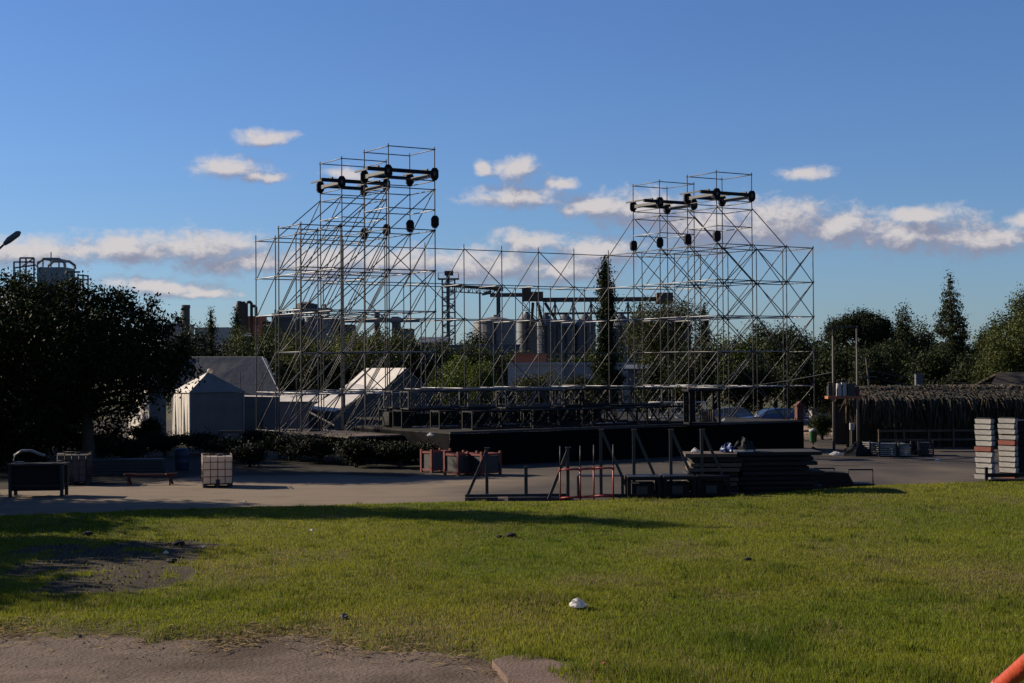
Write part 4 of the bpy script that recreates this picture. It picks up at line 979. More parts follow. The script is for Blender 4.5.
# fence in front of dark back wall
MB().box(0,3.2,0,Ln,3.3,ze-.25).build('back_wall',M['plant_brown'],tg)
fn=thing('low_fence','low wooden rail fence under the palm thatch','fence',(A.x+1.5,Yf-.35,0))
for i in range(8): MB().box(i*1.25-.04,-.04,0,i*1.25+.04,.04,.95).build('post',M['planks'],fn)
for z in (.35,.8): MB().box(-.05,.045,z,8.9,.075,z+.10).build('rail',M['planks'],fn)
for j in range(60): 
    if j%3==0: MB().box(j*.147,.08,.1,j*.147+.07,.10,.72+.1*random.random()).build('picket',M['planks_dark'],fn)
q=at(852,428,Yf-.8); sg=thing('meter_post','short post with a white box near the transformer','post',(q.x,Yf-.8,0)); MB().box(-.04,-.04,0,.04,.04,.95).build('post',M['planks'],sg); MB().box(-.11,-.09,.95,.11,.09,1.28).build('white_box',M['render_white'],sg)
# second thatched roof behind at the far right
q=at(1012,385,84); rr=thing('thatched_hut','thatched hut roof behind the shelter at the far right','hut',(q.x,84,0))
zz=at(1012,376,84).z; 
b=MB(); b.prism([(-1.6,-1.2,zz-.7),(5,-1.2,zz-.7),(4,.6,zz+.1),(-.6,.6,zz+.1)],(0,0,.12)); b.build('front_roof',M['thatch_base'],rr)
b=MB(); b.prism([(5,2.4,zz-.7),(-1.6,2.4,zz-.7),(-.6,.6,zz+.1),(4,.6,zz+.1)],(0,0,.12)); b.build('rear_roof',M['thatch_base'],rr)
MB().box(-1.1,-.7,0,4.5,2,zz-.65).build('walls',M['plant_brown'],rr)
MB().box(.6,-.72,.0,1.5,-.69,2.0).build('door',M['planks_dark'],rr)
# ------------------------------------------------------------------ far buildings
def house(name,label,x0,x1,yt,yb,Y,depth,wm,roof='flat',rz=0,wins=(),cat='building',roofm='sheet_grey',win_px=(6,5)):
    a,b_=at(x0,yb,Y),at(x1,yb,Y); w=b_.x-a.x; h=at((x0+x1)/2,yt,Y).z
    t=thing(name,label,cat,(a.x,Y,0),rz)
    MB().box(0,0,0,w,depth,h).build('walls',M[wm],t)
    if roof=='flat': MB().box(-.12,-.12,h,w+.12,depth+.12,h+.22).build('parapet',M[wm],t)
    elif roof=='gable':
        r=min(depth,w)*.22
        MB().prism([(-.3,-.3,h),(w+.3,-.3,h),(w+.3,depth/2,h+r),(-.3,depth/2,h+r)],(0,0,.12)).build('roof_slope',M[roofm],t)
        MB().prism([(w+.3,depth+.3,h),(-.3,depth+.3,h),(-.3,depth/2,h+r),(w+.3,depth/2,h+r)],(0,0,.12)).build('roof_slope',M[roofm],t)
        for xx in (0.01,w-.05): MB().prism([(xx,0,h),(xx,depth,h),(xx,depth/2,h+r)],(.04,0,0)).build('gable_end',M[wm],t)
    for (fx,fz,ww,hh,kind) in wins:
        o=MB().box(w*fx,-.04,h*fz,w*fx+ww,.0-.005,h*fz+hh).build(kind,M['glass' if kind=='window' else 'steel_dark'],t)
        if kind=='window': MB().box(w*fx-.06,-.07,h*fz-.1,w*fx+ww+.06,-.002,h*fz-.005).build('sill',M['render_grey'],o)
    return t
house('white_house','white flat roofed building with a parapet behind the stage centre',508,560,365,392,135,9,'render_white','flat',R(-6),((.15,.35,1.0,1.1,'window'),(.5,.35,1.0,1.1,'window'),(.75,0,.95,2.1,'door')))
house('long_white_house','long low white building right of the white house with a parapet',560,614,365,392,140,10,'render_white','flat',R(-14),((.2,.4,1.2,1.0,'window'),(.6,.4,1.2,1.0,'window')))
house('terracotta_block','small terracotta coloured rooftop building behind the white house',514,533,355,385,168,5,'terracotta','flat',R(-20),((.2,.6,.9,1.0,'window'),),roofm='terracotta')
house('small_house','small grey house with a pitched roof right of the cypress',628,646,370,392,126,5,'render_grey','gable',R(-8),((.15,.45,1,.9,'window'),(.6,.0,.9,2,'door')))
house('long_warehouse','long grey blue warehouse in front of the round tank',428,520,346,392,240,24,'sheet_grey','flat',0,((.1,.3,3,3,'door'),(.4,.3,3,3,'door')))
house('low_shed','low white shed right of the right scaffold tower',812,836,396,412,120,5,'render_white','flat',0,((.3,.3,1.0,.8,'window'),))
house('grey_depot','grey depot roof beside the left trees',420,446,343,392,230,8,'render_grey','gable',0,((.3,.4,2,2,'window'),))
house('left_hangar','pale curved hangar roof among the left trees',232,249,337,395,210,5,'sheet_grey','gable',R(10),((.3,.3,2,2,'window'),))
house('distant_town_block','pale low building by the distant chimney',165,182,324,360,520,20,'render_white','flat',0,((.2,.5,3,2,'window'),(.6,.5,3,2,'window')))
house('distant_hall','low white hall right of the distant chimney',195,228,328,360,520,20,'render_white','flat',0,((.2,.5,3,2,'window'),))
q=at(186,340,520); ch=thing('brick_chimney','tall dark chimney on the skyline right of the left tree','chimney',(q.x,520,0)); zc=at(186,305,520).z; MB().lathe([(1.55,0),(1.35,zc-1.2),(1.5,zc-1.2),(1.5,zc)],14).build('shaft',M['plant'],ch,smooth=False); MB().box(1.4,-.6,0,3.6,.8,zc*.45).build('annex_duct',M['plant'],ch)
# round tank and silos
Ys=350.0; ks=Ys/F
def silo(x,wpx,yt,ydome,label,Y=Ys,m='silo',grp=None):
    q=at(x,360,Y); r=wpx/2*Y/F; zw=at(x,yt,Y).z; zd=at(x,ydome,Y).z
    t=thing('grain_silo',label,'silo',(q.x,Y+r,0),0,grp)
    MB().lathe([(r,0),(r,zw)],32).build('shell',M[m],t,smooth=False)
    for i in range(6): MB().lathe([(r+.0,zw*i/6+.1),(r+.09,zw*i/6+.14),(r+.09,zw*i/6+.34),(r+.0,zw*i/6+.38)],32).build('hoop',M[m],t)
    MB().lathe([(r+.25,zw),(r+.2,zw+.25),(r*.55,zw+(zd-zw)*.72),(.6,zd),(.5,zd+.4)],32).build('roof_cone',M[m],t)
    MB().box(-.25,-r-.25,0,.25,-r-.02,zw).build('ladder',M['steel_dark'],t)
    return t
silo(495,43,322,316,'big round pale storage tank with a shallow domed roof',330)
G2='row of dark grain silos behind the cypress'
SX=(546,566,586,622,641,660,682)
for i,x in enumerate(SX):
    silo(x,21,326,314,'dark conical grain silo, '+['first','second','third','fourth','fifth','sixth','seventh'][i]+' in the row right of the headhouse',Ys+18,'sheet_grey',G2)
silo(527,20,322,313,'slim silo with a spiral chute under the headhouse',Ys+5)
# gallery with headhouse
def lattice(t,p0,p1,w_,h_,n,r,m,name='truss_bar'):
    p0,p1=Vector(p0),Vector(p1); d=(p1-p0); L=d.length; d.normalize(); up=Vector((0,0,1)) if abs(d.z)<.9 else Vector((1,0,0)); a=d.cross(up).normalized(); c=a.cross(d).normalized()
    P=lambda s,i,j:p0+d*(L*s)+a*(i*w_/2)+c*(j*h_/2)
    b=MB()
    for i in (-1,1):
        for j in (-1,1): b.bar(P(0,i,j),P(1,i,j),r*1.5)
    b.build(name,M[m],t)
    b=MB()
    for q in range(n):
        s0,s1=q/n,(q+1)/n
        for i in (-1,1):
            b.bar(P(s0,i,-1 if q%2 else 1),P(s1,i,1 if q%2 else -1),r); b.bar(P(s1,i,-1),P(s1,i,1),r)
        for j in (-1,1): b.bar(P(s1,-1,j),P(s1,1,j),r); b.bar(P(s0,-1 if q%2 else 1,j),P(s1,1 if q%2 else -1,j),r)
    b.build('lattice_bars',M[m],t)
q=at(530,360,Ys); hh=thing('conveyor_gallery','long brown conveyor gallery with a boxy headhouse above the silos','conveyor',(q.x,Ys,0)); o_=Vector((q.x,Ys,0))
P=lambda x,y,dy=0:at(x,y,Ys+dy)-o_
a=P(522,301);b=P(531,288); MB().box(a.x,-2,a.z,b.x,3,b.z).build('headhouse_tower',M['plant_brown'],hh)
a=P(531,301);b=P(543,292); MB().box(a.x+.01,-2,a.z,b.x,3,b.z).build('headhouse_box',M['plant_brown'],hh)
a=P(656,304);b=P(672,293); MB().box(a.x,-2.5,a.z,b.x,3,b.z).build('transfer_house',M['plant_brown'],hh)
a=P(543,302);b=P(656,297); MB().box(a.x,-.8,a.z,b.x,1.2,b.z).build('gallery_tube',M['plant_brown'],hh)
a=P(490,297);b=P(522,293); MB().box(a.x,-.6,a.z,b.x,.8,b.z).build('gallery_arm',M['plant'],hh)
for x in (526,540): 
    a=P(x,301); lattice(hh,(a.x,0,0),(a.x,0,a.z),1.6,1.6,9,.10,'plant','leg_frame')
for x in (555,573,591,612,628,640,664):
    a=P(x,302); MB().bar((a.x,0,0),(a.x,0,a.z),.45).build('trestle_leg',M['plant'],hh)
    MB().bar((a.x-1.8,0,a.z-5),(a.x,0,a.z-.2),.22).build('trestle_brace',M['plant'],hh); MB().bar((a.x+1.8,0,a.z-5),(a.x,0,a.z-.2),.22).build('trestle_brace',M['plant'],hh)
for x,y0 in ((533,303),(538,303),(545,303)): 
    a=P(x,y0); MB().tube([(a.x,0,a.z),(a.x+(x-538)*.4+1.5,3,12)],.35,7).build('chute',M['plant'],hh)
a=P(545,313);b=P(672,312); MB().bar((a.x,4,a.z),(b.x,4,b.z),.25,.5).build('catwalk',M['plant'],hh)
# bucket elevator tower with truss arm
q=at(449,360,320); et=thing('elevator_tower','slim lattice grain elevator tower left of the round tank','tower',(q.x,320,0)); o_=Vector((q.x,320,0)); P=lambda x,y:at(x,y,320)-o_
z1=P(449,279).z; lattice(et,(0,0,0),(0,0,z1),3.4,2.6,16,.14,'silo','lattice_leg')
MB().box(-.45,-.4,0,.25,.4,P(449,273).z).build('elevator_leg',M['plant'],et)
MB().box(-.8,-.7,P(449,274).z-.3,1.0,.7,P(449,271).z).build('elevator_head',M['plant_brown'],et)
MB().box(-2.2,-1.7,z1-.1,2.2,1.7,z1+.1).build('platform',M['plant'],et)
b=MB()
for x in (-2.1,2.1):
    b.bar((x,-1.6,z1),(x,-1.6,z1+1.2),.08); b.bar((x,1.6,z1),(x,1.6,z1+1.2),.08)
b.bar((-2.1,-1.6,z1+1.2),(2.1,-1.6,z1+1.2),.08); b.build('handrail',M['plant'],et)
a=P(458,288);b_=P(497,291); lattice(et,(a.x-2,0,a.z),(b_.x,0,b_.z),1.6,1.4,12,.10,'plant','arm_truss')
MB().bar((0,0,a.z+.5),(b_.x,0,b_.z+.4),.7,.5).build('conveyor_belt',M['plant_brown'],et)
a=P(480,292); MB().bar((a.x,0,0),(a.x,0,a.z),.25).build('arm_prop',M['plant'],et)
q=at(498,350,322); dl=thing('discharge_leg','square discharge leg with a spout above the round tank','tower',(q.x,340,0)); z1=at(498,291,340).z
MB().box(-.45,-.45,0,.45,.45,z1).build('leg',M['plant'],dl); MB().box(-1.0,-.8,z1,1.1,.8,z1+1.0).build('head',M['plant'],dl)
MB().prism([(-1.6,-.6,z1+.3),(-3.6,-.6,z1-.6),(-3.6,-.6,z1-1.0),(-1.6,-.6,z1-.6)],(0,1.2,0)).build('spout',M['plant'],dl)
# left plant
Yl=300.0
q=at(262,350,Yl); pl=thing('process_plant','old processing plant with twin ducted cyclones and an orange hall at left','plant',(q.x,Yl,0)); o_=Vector((q.x,Yl,0)); P=lambda x,y:at(x,y,Yl)-o_
def bx(x0,x1,y0,y1,m,n,dy=0,dp=6,ground=True):
    a,b=P(x0,y1),P(x1,y0); return MB().box(a.x,dy,0 if ground else a.z,b.x,dy+dp,b.z).build(n,M[m],pl)
bx(247,262,316,330,'terracotta','orange_hall')
bx(262,300,321,330,'plant','low_hall',1)
bx(270,288,313,321,'plant','mid_block',2)
for i in range(6): a=P(273+i*3.0,309+(i*5)%4); MB().tube([(a.x,3,P(273,321).z),(a.x,3,a.z)],.22,6).build('vent_pipe',M['plant'],pl)
bx(292,327,319,330,'silo','main_block',3)
for i in range(9): a=P(293+i*4.0,316); MB().bar((a.x,2.8,0),(a.x,2.8,P(293,308).z),.28).build('frame_column',M['plant'],pl)
for yy in (308.5,312.5): MB().bar(P(291,yy)+Vector((0,2.8,0)),P(328,yy)+Vector((0,2.8,0)),.3).build('frame_beam',M['plant'],pl)
bx(304,327,307,310.5,'plant_brown','roof_house',3.2,6,False)
for x in (309,317,326): a=P(x,330); MB().lathe([(1.0,0),(1.0,P(x,318).z),(.3,P(x,316).z)],14,(a.x,1.5,0)).build('process_tank',M['silo'],pl,smooth=False)
for x,y in ((239,301),(243.2,301.5)): a=P(x,y); MB().lathe([(.35,0),(.62,a.z*.6),(.62,a.z-.8),(.4,a.z)],14,(a.x,0,0)).build('cyclone',M['plant_brown'],pl)
for x0,x1,y in ((246.5,251.5,302),(251.5,256,306)):
    a,b=P(x0,y),P(x1,y); r_=(b.x-a.x)/2; pts=[(a.x,0,0)]+[((a.x+b.x)/2-r_*math.cos(t_),0,a.z-r_+r_*math.sin(t_)) for t_ in np.linspace(0,math.pi,9)]+[(b.x,0,P(x0,325).z)]
    MB().tube(pts,.30,8).build('bent_duct',M['plant_brown'],pl,smooth=True)
a=P(303,303); MB().lathe([(1.4,P(303,311).z),(1.9,P(303,308).z),(1.9,P(303,303).z),(.4,P(303,301).z)],12,(a.x,4,0)).build('dust_collector',M['plant'],pl)
for x in (293,313,322): a=P(x,302+x%3); MB().tube([(a.x,5,P(x,310).z),(a.x,5,a.z)],.25,7).build('vent_pipe',M['plant'],pl)
for i in range(5):
    a=P(295+i*6,323); o=MB().box(a.x,2.9,a.z,a.x+.7,2.98,a.z+1.0).build('window',M['glass'],pl)
# second plant group
q=at(345,350,310); p2=thing('pale_factory','pale grey factory blocks behind the trees left of centre','factory',(q.x,310,0)); o_=Vector((q.x,310,0)); P=lambda x,y:at(x,y,310)-o_
for x0,x1,y,m,n in ((331,339,322,'silo','block'),(340,352,326,'render_grey','block'),(392,398,318,'plant','tower_block'),(399,412,330,'render_grey','block')):
    a,b=P(x0,350),P(x1,y); MB().box(a.x,0,0,b.x,8,b.z).build(n,M[m],p2); MB().box(a.x-.1,-.1,b.z,b.x+.1,8.1,b.z+.3).build('roof_edge',M['plant'],p2)
a=P(376,312); MB().tube([(a.x,2,0),(a.x,2,a.z)],[.9,.6],10).build('stack',M['plant'],p2)
a,b=P(331,321),P(420,317); MB().bar((a.x,-1,a.z),(b.x,-1,a.z),.6,.8).build('pipe_bridge',M['render_grey'],p2)
# pale teal steel towers above the left tree
q=at(52,350,260); tt=thing('steel_framed_tower','grey teal rooftop plant with steel cage frames above the left tree','tower',(q.x,260,0)); o_=Vector((q.x,260,0)); P=lambda x,y:at(x,y,260)-o_
a,b=P(37,300),P(65,267); MB().box(a.x,0,0,b.x,6,b.z).build('tower_block',M['plant_teal'],tt)
b=MB()
for dy in (0,6): b.tube([P(37,267)+Vector((0,dy,0)),P(38,263)+Vector((0,dy,0)),P(43,259)+Vector((0,dy,0)),P(59,259)+Vector((0,dy,0)),P(64.5,263)+Vector((0,dy,0)),P(65,267)+Vector((0,dy,0))],.26,6)
for x in (43,51,59): b.bar(P(x,259),P(x,259)+Vector((0,6,0)),.2); b.bar(P(x,267),P(x,259),.2)
b.build('cage_frame',M['plant_teal'],tt)
b=MB()
for x in (14,20,26,34): b.bar(P(x,300),P(x,258 if x>18 else 262),.25)
b.bar(P(14,262),P(34,262),.25); b.bar(P(20,258),P(34,258),.3); b.bar(P(14,268),P(36,265),.25); b.bar(P(20,268),P(34,258),.2); b.build('left_frame',M['plant_teal'],tt)
b=MB()
for x in (67.5,72,78,83,88): b.bar(P(x,300),P(x,272+(x-67)*.15),.22)
b.bar(P(67.5,272),P(80,272),.3); b.bar(P(78,275),P(88.5,276),.25); b.bar(P(67.5,278),P(88.5,280),.25); b.build('right_frame',M['galv'],tt)
MB().tube([P(51,259),P(51,252)],.1,5).build('antenna',M['steel_dark'],tt)
# ------------------------------------------------------------------ trees
def leaf_mesh(name, cl, n, size, col, rs, shell=.55, flat=0.0, aspect=.55):
    cl=np.array(cl,float); wts=(cl[:,3]*cl[:,4]*cl[:,5])**(2/3); wts/=wts.sum()
    idx=rs.choice(len(cl),n,p=wts); c=cl[idx]
    d=rs.normal(size=(n,3)); d/=np.linalg.norm(d,axis=1)[:,None]
    r=(shell+(1-shell)*rs.rand(n)**.7)*(1+.22*rs.normal(size=n)*.6)
    # small twig bunches: pull leaves to bunch centres
    P=c[:,:3]+d*c[:,3:6]*r[:,None]
    nb=max(8,n//14); B=P[rs.choice(n,nb)]; bi=rs.randint(0,nb,n); k=rs.rand(n)<.55
    P[k]=B[bi[k]]+rs.normal(size=(k.sum(),3))*size*1.5
    a=rs.normal(size=(n,3)); a/=np.linalg.norm(a,axis=1)[:,None]
    b=np.cross(a,rs.normal(size=(n,3))); b/=np.linalg.norm(b,axis=1)[:,None]
    s=size*(.55+.9*rs.rand(n))[:,None]
    V=np.stack([P-a*s*.6,P+b*s*aspect*.5,P+a*s*.6,P-b*s*aspect*.5],1)
    cc=np.array(col)*(.65+.7*rs.rand(n,1)); y=rs.rand(n,1)<.12; cc=np.where(y,cc*np.array([1.7,1.35,.9]),cc)
    tone=(.75+.5*rs.rand(len(cl)))[idx][:,None]; cc=cc*tone
    return arr_mesh(name,V.reshape(-1,3),np.arange(n*4).reshape(-1,4),M['leaf'],np.repeat(cc,4,0))
def trunk_mesh(cl, h0, r, rs, top):
    b=MB(); sway=[Vector((0,0,-.05))]
    for i in range(1,5): sway.append(Vector((rs.normal()*.05*top*.3*i/4,rs.normal()*.05*top*.3*i/4,top*i/4)))
    b.tube(sway,[r*1.25,r,r*.8,r*.55,r*.2],8)
    for c in cl[:34]:
        z=min(c[2]*.75,max(h0*.8,c[2]-.6*max(c[3],1))); z=max(.3,min(z,top*.85)); f=z/top; i=min(3,int(f*4)); p=sway[i].lerp(sway[i+1],f*4-i)
        q=Vector(c[:3]); mid=p.lerp(q,.5)+Vector((0,0,-.08*(q-p).length)); b.tube([p,mid,q],[r*.42,r*.28,r*.08],5)
    return b.mesh('trunk',M['bark'],True)
def add_tree(name,label,X,Y,cl,n,size,col,top,r,group=None,seed=0,shell=.55,h0=None,cat='tree'):
    rs=np.random.RandomState(seed)
    t=thing(name,label,cat,(X,Y,0),0,group)
    link('trunk',trunk_mesh(cl,h0 or top*.3,r,rs,top),t); link('crown',leaf_mesh('crown',cl,n,size,col,rs,shell),t)
    return t
def round_clumps(w,z0,z1,n,rs,depth=None,fill=.34):
    depth=depth or w; out=[]; zc=(z0+z1)/2; hz=(z1-z0)/2
    for i in range(n):
        d=rs.normal(size=3); d/=np.linalg.norm(d); d[2]=d[2]*.9+.1; rr=.35+.45*rs.rand()
        s=fill*(.7+.7*rs.rand())
        out.append((d[0]*w/2*rr,d[1]*depth/2*rr,zc+d[2]*hz*rr,w*s*.62,depth*s*.62,hz*s*1.05))
    out.append((0,0,zc,w*.27,depth*.27,hz*.6))
    return out
def ptree(name,label,px,wpx,ytop,ybot,Y,n,size,col,group=None,seed=0,k=13,kind='round'):
    rs=np.random.RandomState(seed+100); m=Y/F; q=at(px,ytop,Y); top=q.z; z0=max(.25,at(px,ybot,Y).z); z0=min(z0,.35) if kind=='round' and Y<150 else z0; w=wpx*m; n=int(n*3.4); size=size*.52
    if kind=='round': cl=round_clumps(w*1.02,z0,top*1.0,k,rs)
    elif kind=='conifer':
        cl=[]; L=9+int(top)
        for i in range(L):
            f=i/(L-1); z=z0+(top-z0)*f; rad=w/2*(1-f)**1.15+.10; nb=5 if f<.85 else 2
            for j in range(nb):
                a=rs.rand()*6.28; rr=rad*(.35+.55*rs.rand()); cl.append((math.cos(a)*rr,math.sin(a)*rr,z+rr*.35,rad*.46*abs(math.cos(a))+.08,rad*.46*abs(math.sin(a))+.08,.10+.09*rad))
        cl.append((0,0,top-.25,.08,.08,.45))
    elif kind=='cypress':
        cl=[]
        for i in range(16):
            f=i/15; z=z0+(top-z0)*f; rad=w/2*(.75+.25*math.sin(f*9+seed))*(1-f**2.2)*(1 if f<.62 else .8)+.15
            for j in range(3): a=rs.rand()*6.28; cl.append((math.cos(a)*rad*.45,math.sin(a)*rad*.45,z,rad*.6,rad*.6,.55))
    elif kind=='umbrella':
        cl=[]
        for i in range(k):
            a=rs.rand()*6.28; rr=math.sqrt(rs.rand())*w*.40; cl.append((math.cos(a)*rr,math.sin(a)*rr,top-(top-z0)*(.35+.25*(rr/(w*.4))**2+.1*rs.rand()),w*.15,w*.15,(top-z0)*.3))
        cl.append((w*.02,0,top-(top-z0)*.25,w*.16,w*.16,(top-z0)*.25))
    return add_tree(name,label,q.x,Y,cl,n,size,col,top*(.97 if kind in('conifer','cypress') else .8),max(.07,top*.018+.04),group,seed,.5 if kind!='cypress' else .35,z0)
DG=(.028,.040,.014); MG=(.058,.078,.02); LG=(.12,.165,.03); OG=(.066,.076,.025)
# big dark tree at the left, nearer than the tents
Yt_=64.0; base=gp(97,469); bx_,by_=base.x,Yt_
def cpx(x,y,rpx,dy=0,sq=1): p=at(x,y,Yt_+dy); k=Yt_/F; return (p.x-bx_,dy,p.z,rpx*k,rpx*k*1.1,rpx*k*sq)
cl=[cpx(-30,328,54),cpx(25,322,45,-1),cpx(25,334,46,1.5),cpx(75,328,42,.5),cpx(70,343,46,-1.6),cpx(112,338,40,.6),cpx(118,350,40,-1),cpx(148,350,32,.4),cpx(168,365,23,-.4),cpx(150,375,26,.5),
    cpx(115,385,34,-.8),cpx(60,385,40,0),cpx(10,380,45,.5),cpx(85,405,26,.4),cpx(40,410,34,-.6),cpx(-10,405,40,0),cpx(150,322,13,.2),cpx(124,303,14,0),cpx(104,300,13,.3),cpx(162,330,12,-.3),cpx(180,352,12,0),cpx(136,312,12,.3),
    cpx(62,296,18,.2),cpx(18,288,18,.2),cpx(88,298,16,.3),cpx(-15,288,22,0),cpx(40,290,13,-.6),cpx(136,398,14,.2),cpx(170,384,13,0),cpx(186,340,8,.2),cpx(176,322,7,0),cpx(152,303,8,.1),cpx(118,294,7,0),cpx(74,283,8,.2),cpx(28,275,7,-.2),cpx(192,372,8,.1),cpx(128,412,11,-.2),cpx(20,430,34,.8),cpx(60,425,26,1.2),cpx(-20,440,36,.6),cpx(32,446,24,1.5),cpx(72,440,22,1.8),cpx(112,428,15,.8),cpx(-10,456,24,1.0),cpx(100,446,14,1.6)]
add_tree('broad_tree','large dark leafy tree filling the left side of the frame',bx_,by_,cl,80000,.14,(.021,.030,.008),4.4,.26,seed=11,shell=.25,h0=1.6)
# trees beyond the left frame edge whose shade lies on the lawn
GO='trees left of the frame whose shadows fall on the lawn'
def offtree(name,lab,X,Y,top,w,z0,n,seed,kind='round'):
    rs=np.random.RandomState(seed)
    if kind=='round': cl=round_clumps(w,z0,top,12,rs)
    else:
        cl=[]
        for i in range(14):
            f=i/13; z=z0+(top-z0)*f; rad=w/2*(1-f)**.7+.15
            for j in range(4): a=rs.rand()*6.28; cl.append((math.cos(a)*rad*.5,math.sin(a)*rad*.5,z,rad*.55,rad*.55,.6))
    add_tree(name,lab,X,Y,cl,n,.28,DG,top*.9,.22,GO,seed,.4,z0)
# grove behind the left scaffold: mid distance
GL='leafy trees behind the left scaffold tower'
for i,(px,w,yt,yb,Y,c,n) in enumerate(((205,60,322,400,135,DG,2600),(238,46,326,390,140,MG,2200),(270,58,330,400,125,DG,2600),(305,64,326,400,122,(.10,.12,.03),3000),(345,70,322,400,120,(.115,.14,.03),3600),(385,66,324,400,118,(.10,.115,.035),3400),(412,40,334,395,116,DG,2000),(325,50,345,405,112,DG,2000),(372,56,345,405,111,DG,2200),(285,44,350,410,110,DG,1800),(175,50,335,400,120,DG,2200))):
    ptree('leafy_tree',['dark leafy tree between the left tree and the marquee','round tree just left of the left scaffold tower','dark tree above the marquee roof end','olive green tree behind the left legs of the left tower','bright topped tree in the middle of the grove behind the left tower','olive tree behind the right half of the left tower','dark tree at the right end of the grove','low dark tree in front of the grove, left one','low dark tree in front of the grove, right one','low dark tree beside the marquee right edge','dark tree behind the left tree edge'][i],px,w,yt,yb,Y,n,.34,c,GL,20+i)
for i,(px,yt,c) in enumerate(((272,331,MG),(322,329,(.10,.12,.03)),(362,327,MG),(402,330,(.10,.12,.03)),(435,338,MG),(480,345,MG))):
    ptree('green_tree',['green tree below the orange hall','green tree below the main plant block, left one','green tree below the main plant block, right one','green tree below the pipe bridge','green tree left of the long warehouse','green tree before the long warehouse'][i],px,56,yt,395,170,2200,.5,c,'green trees in front of the far plants',260+i,12)
ptree('young_cypress','thin dark cypress on the skyline left of the scaffold',211,6,311,350,180,700,.35,DG,None,41,kind='cypress')
ptree('skyline_tree','dark pointed tree left of the orange hall',236,9,309,345,175,600,.35,DG,None,42,kind='conifer')
GC='green shrubs and trees behind the stage centre'
for i,(px,w,yt,yb,Y,c) in enumerate(((455,56,356,395,108,LG),(480,36,362,396,106,LG),(535,52,360,396,104,OG),(500,26,372,396,103,DG),(575,40,372,396,106,DG),(436,26,360,396,109,OG),(600,30,378,396,104,DG))):
    ptree('leafy_shrub',['bright green bushy tree left of the stage centre','bright green shrub beside the white house','green bush in front of the white house','small dark bush before the white house wall','dark bush before the long grey house','small olive bush by the left tower','dark low bush left of the cypress foot'][i],px,w,yt,yb,Y,2600,.22,c,GC,50+i,9)
for i,(px,w,yt,Y) in enumerate(((560,56,346,230),(600,60,345,235),(470,40,326,300),(430,40,332,300),(520,50,350,230),(655,70,338,240))):
    ptree('distant_tree',['distant tree below the silos, left one','distant tree below the silos, right one','dark distant tree left of the round tank','dark distant tree left of the elevator tower','distant tree behind the terracotta building','distant tree under the conveyor gallery'][i],px,w,yt,400,Y,1500,.7,DG if i in(2,3) else MG,'distant trees before the silos',60+i,9)
ptree('cypress','tall slender dark cypress right of the stage centre',605,30,264,396,112,9500,.30,(.030,.043,.017),None,70,kind='cypress')
ptree('round_tree','round headed tree behind the right scaffold tower',664,86,295,385,150,4200,.36,OG,None,71,15)
ptree('small_conifer','small dark conifer behind the right tower',704,14,304,345,160,900,.32,DG,None,72,kind='conifer')
GR='dark trees behind the right scaffold tower'
for i,(px,w,yt,yb,Y,c,kd) in enumerate(((735,50,318,400,125,(.10,.13,.03),'round'),(760,44,322,400,128,DG,'round'),(787,48,313,400,118,DG,'round'),(700,60,338,400,115,DG,'round'),(650,60,355,400,118,DG,'round'),(800,46,345,402,112,DG,'round'),(820,50,338,402,130,DG,'round'),(745,60,352,400,110,DG,'round'),(680,50,352,400,110,OG,'round'))):
    ptree('leafy_tree',['pale topped tree behind the right tower','dark tree in the middle behind the right tower','pointed dark tree behind the right wing','dark tree left of the right tower legs','dark tree right of the cypress','low dark tree at the right wing foot','dark tree just right of the right tower','low dark tree behind the parked cars','low olive tree behind the aluminium trusses'][i],px,w,yt,yb,Y,2400,.34,c,GR,80+i)
ptree('umbrella_pine','broad dark umbrella pine above the transformer',861,70,308,347,120,7500,.26,(.020,.030,.012),None,95,34,'umbrella')
GB='dense dark wood behind the thatch shelter'
for i,(px,w,yt,yb,Y,c) in enumerate(((845,60,335,400,110,DG),(885,64,332,400,106,DG),(915,50,318,400,118,DG),(925,56,345,400,100,DG),(965,60,345,400,98,DG),(905,26,312,350,125,DG),(985,50,330,400,108,MG),(870,50,352,402,97,DG),(1000,46,352,400,95,DG),(940,40,338,400,120,DG),(870,60,334,400,122,DG),(900,60,328,400,124,DG),(830,50,342,400,116,DG))):
    ptree('wood_tree',['dark tree below the umbrella pine, left one','dark tree below the umbrella pine, right one','dark tree left of the tall conifer','low dark tree before the tall conifer','low dark tree right of the tall conifer','small spiky tree left of the tall conifer','green tree between conifer and right edge','low dark tree behind the leaning pole','low dark tree behind the thatched hut','dark tree just behind the tall conifer','rear dark tree under the umbrella pine','rear dark tree between pine and conifer','rear dark tree behind the transformer poles'][i],px,w,yt,yb,Y,3000,.30,c,GB,110+i)
for i,(px,yt) in enumerate(((715,338),(775,334),(835,338),(885,330),(930,334),(985,338),(1040,326),(1080,330))):
    ptree('rear_wood_tree',['rear wood tree behind the right tower, left one','rear wood tree behind the right tower, right one','rear wood tree behind the transformer poles','rear wood tree behind the umbrella pine','rear wood tree behind the tall conifer','rear wood tree left of the right edge tree','rear wood tree at the right frame edge','rear wood tree outside the right frame edge'][i],px,84,yt,404,142,3200,.5,DG,'rear rank of the dark wood',240+i,16)
ptree('tall_conifer','tall feathery conifer rising above the wood at the right',950,74,276,396,102,7000,.26,(.036,.050,.022),None,130,kind='conifer')
ptree('lit_tree','sunlit leafy tree at the right frame edge',1022,76,280,398,88,9000,.24,(.075,.095,.028),None,131,18)
ptree('edge_tree','smaller leafy tree beside the right edge tree',992,40,306,396,92,3400,.24,(.05,.065,.02),None,132)
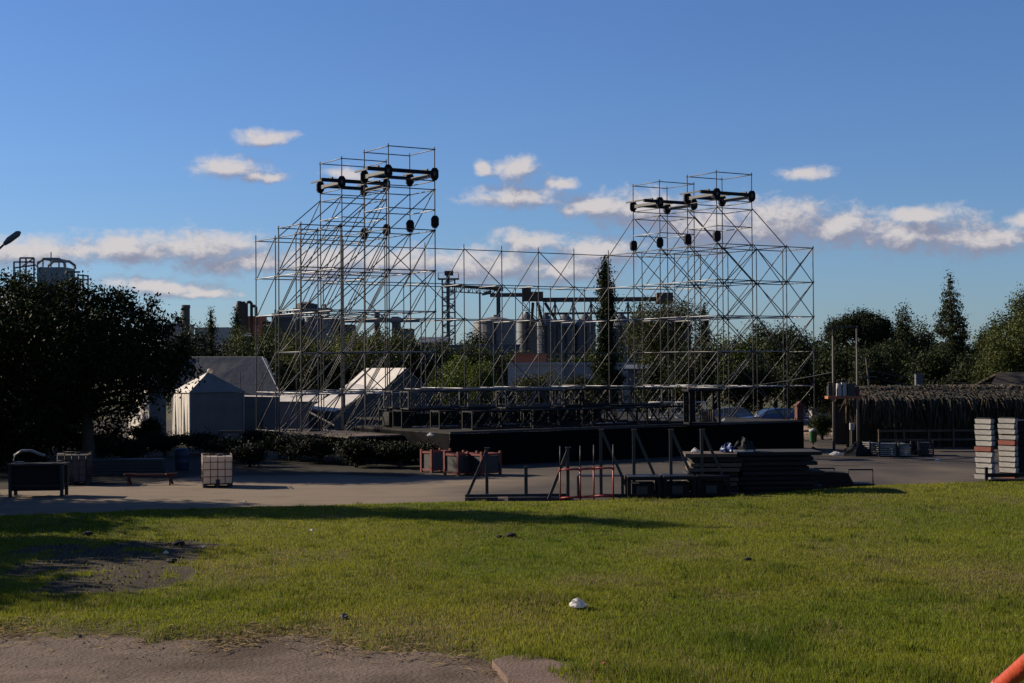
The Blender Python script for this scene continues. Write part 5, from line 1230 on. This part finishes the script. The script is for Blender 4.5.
# hedges and shrubs near
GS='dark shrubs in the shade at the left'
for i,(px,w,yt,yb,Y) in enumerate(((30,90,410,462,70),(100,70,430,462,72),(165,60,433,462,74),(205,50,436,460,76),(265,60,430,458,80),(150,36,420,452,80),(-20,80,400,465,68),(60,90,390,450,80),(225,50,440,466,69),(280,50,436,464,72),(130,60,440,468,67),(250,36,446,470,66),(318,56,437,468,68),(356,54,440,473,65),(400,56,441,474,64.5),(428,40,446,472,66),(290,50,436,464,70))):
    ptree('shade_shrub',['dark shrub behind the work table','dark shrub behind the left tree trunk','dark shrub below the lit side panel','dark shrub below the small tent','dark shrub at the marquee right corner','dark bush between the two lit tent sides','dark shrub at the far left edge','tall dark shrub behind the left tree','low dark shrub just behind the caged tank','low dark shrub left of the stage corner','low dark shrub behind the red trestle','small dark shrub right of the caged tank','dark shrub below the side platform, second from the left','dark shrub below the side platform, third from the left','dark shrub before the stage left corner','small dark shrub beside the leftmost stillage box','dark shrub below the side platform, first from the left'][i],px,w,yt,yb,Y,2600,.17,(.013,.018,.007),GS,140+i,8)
ptree('green_shrub','green shrub between the brick pillar and the transformer pole',822,34,415,440,86,2000,.16,MG,None,160,8)
offtree('left_pine','tall pointed tree outside the left frame edge',-25.5,51.6,15.4,9.0,1.5,24000,170,'cone')
offtree('left_tree','broad tree outside the left frame edge',-23.0,39.3,7.4,7.0,1.0,15000,171)
offtree('left_tree','lower bushy tree outside the left frame edge',-21.5,44.8,6.0,6.0,.5,13000,172)
offtree('left_tree','nearest bushy tree outside the left frame edge',-23.6,35.0,7.6,7.0,.6,15000,173)
GV='dark grove behind the left tree'
for i,(X,Y,tp,w) in enumerate(((-25,68,8.0,7),(-30,73,8.8,8),(-24.5,77,8.2,7),(-35,69,9.0,8),(-29,80,8.6,7),(-40,75,10,9),(-36,74,13,9),(-38,82,14,9),(-37,67.5,12,8),(-37.5,84,19,12),(-37,78,17,11))):  # last five: unseen trees added to shade the yard and stage side
    rs=np.random.RandomState(200+i); cl=round_clumps(w,.4,tp,13,rs)
    add_tree('grove_tree',['grove tree just behind the left tree','second tree of the shaded grove at the left','rear tree of the shaded grove behind the left tree','grove tree outside the left frame edge','farthest rear tree of the left grove','tall grove tree well outside the left frame edge','tall unseen tree added for shade left of the frame, middle one','taller unseen tree added for shade left of the frame, rear one','tall unseen tree added for shade left of the frame, front one','highest unseen tree added for shade left of the marquee','second highest unseen tree added for shade left of the stage'][i],X,Y,cl,9000,.26,DG,tp*.8,.2,GV,200+i,.4,.6)
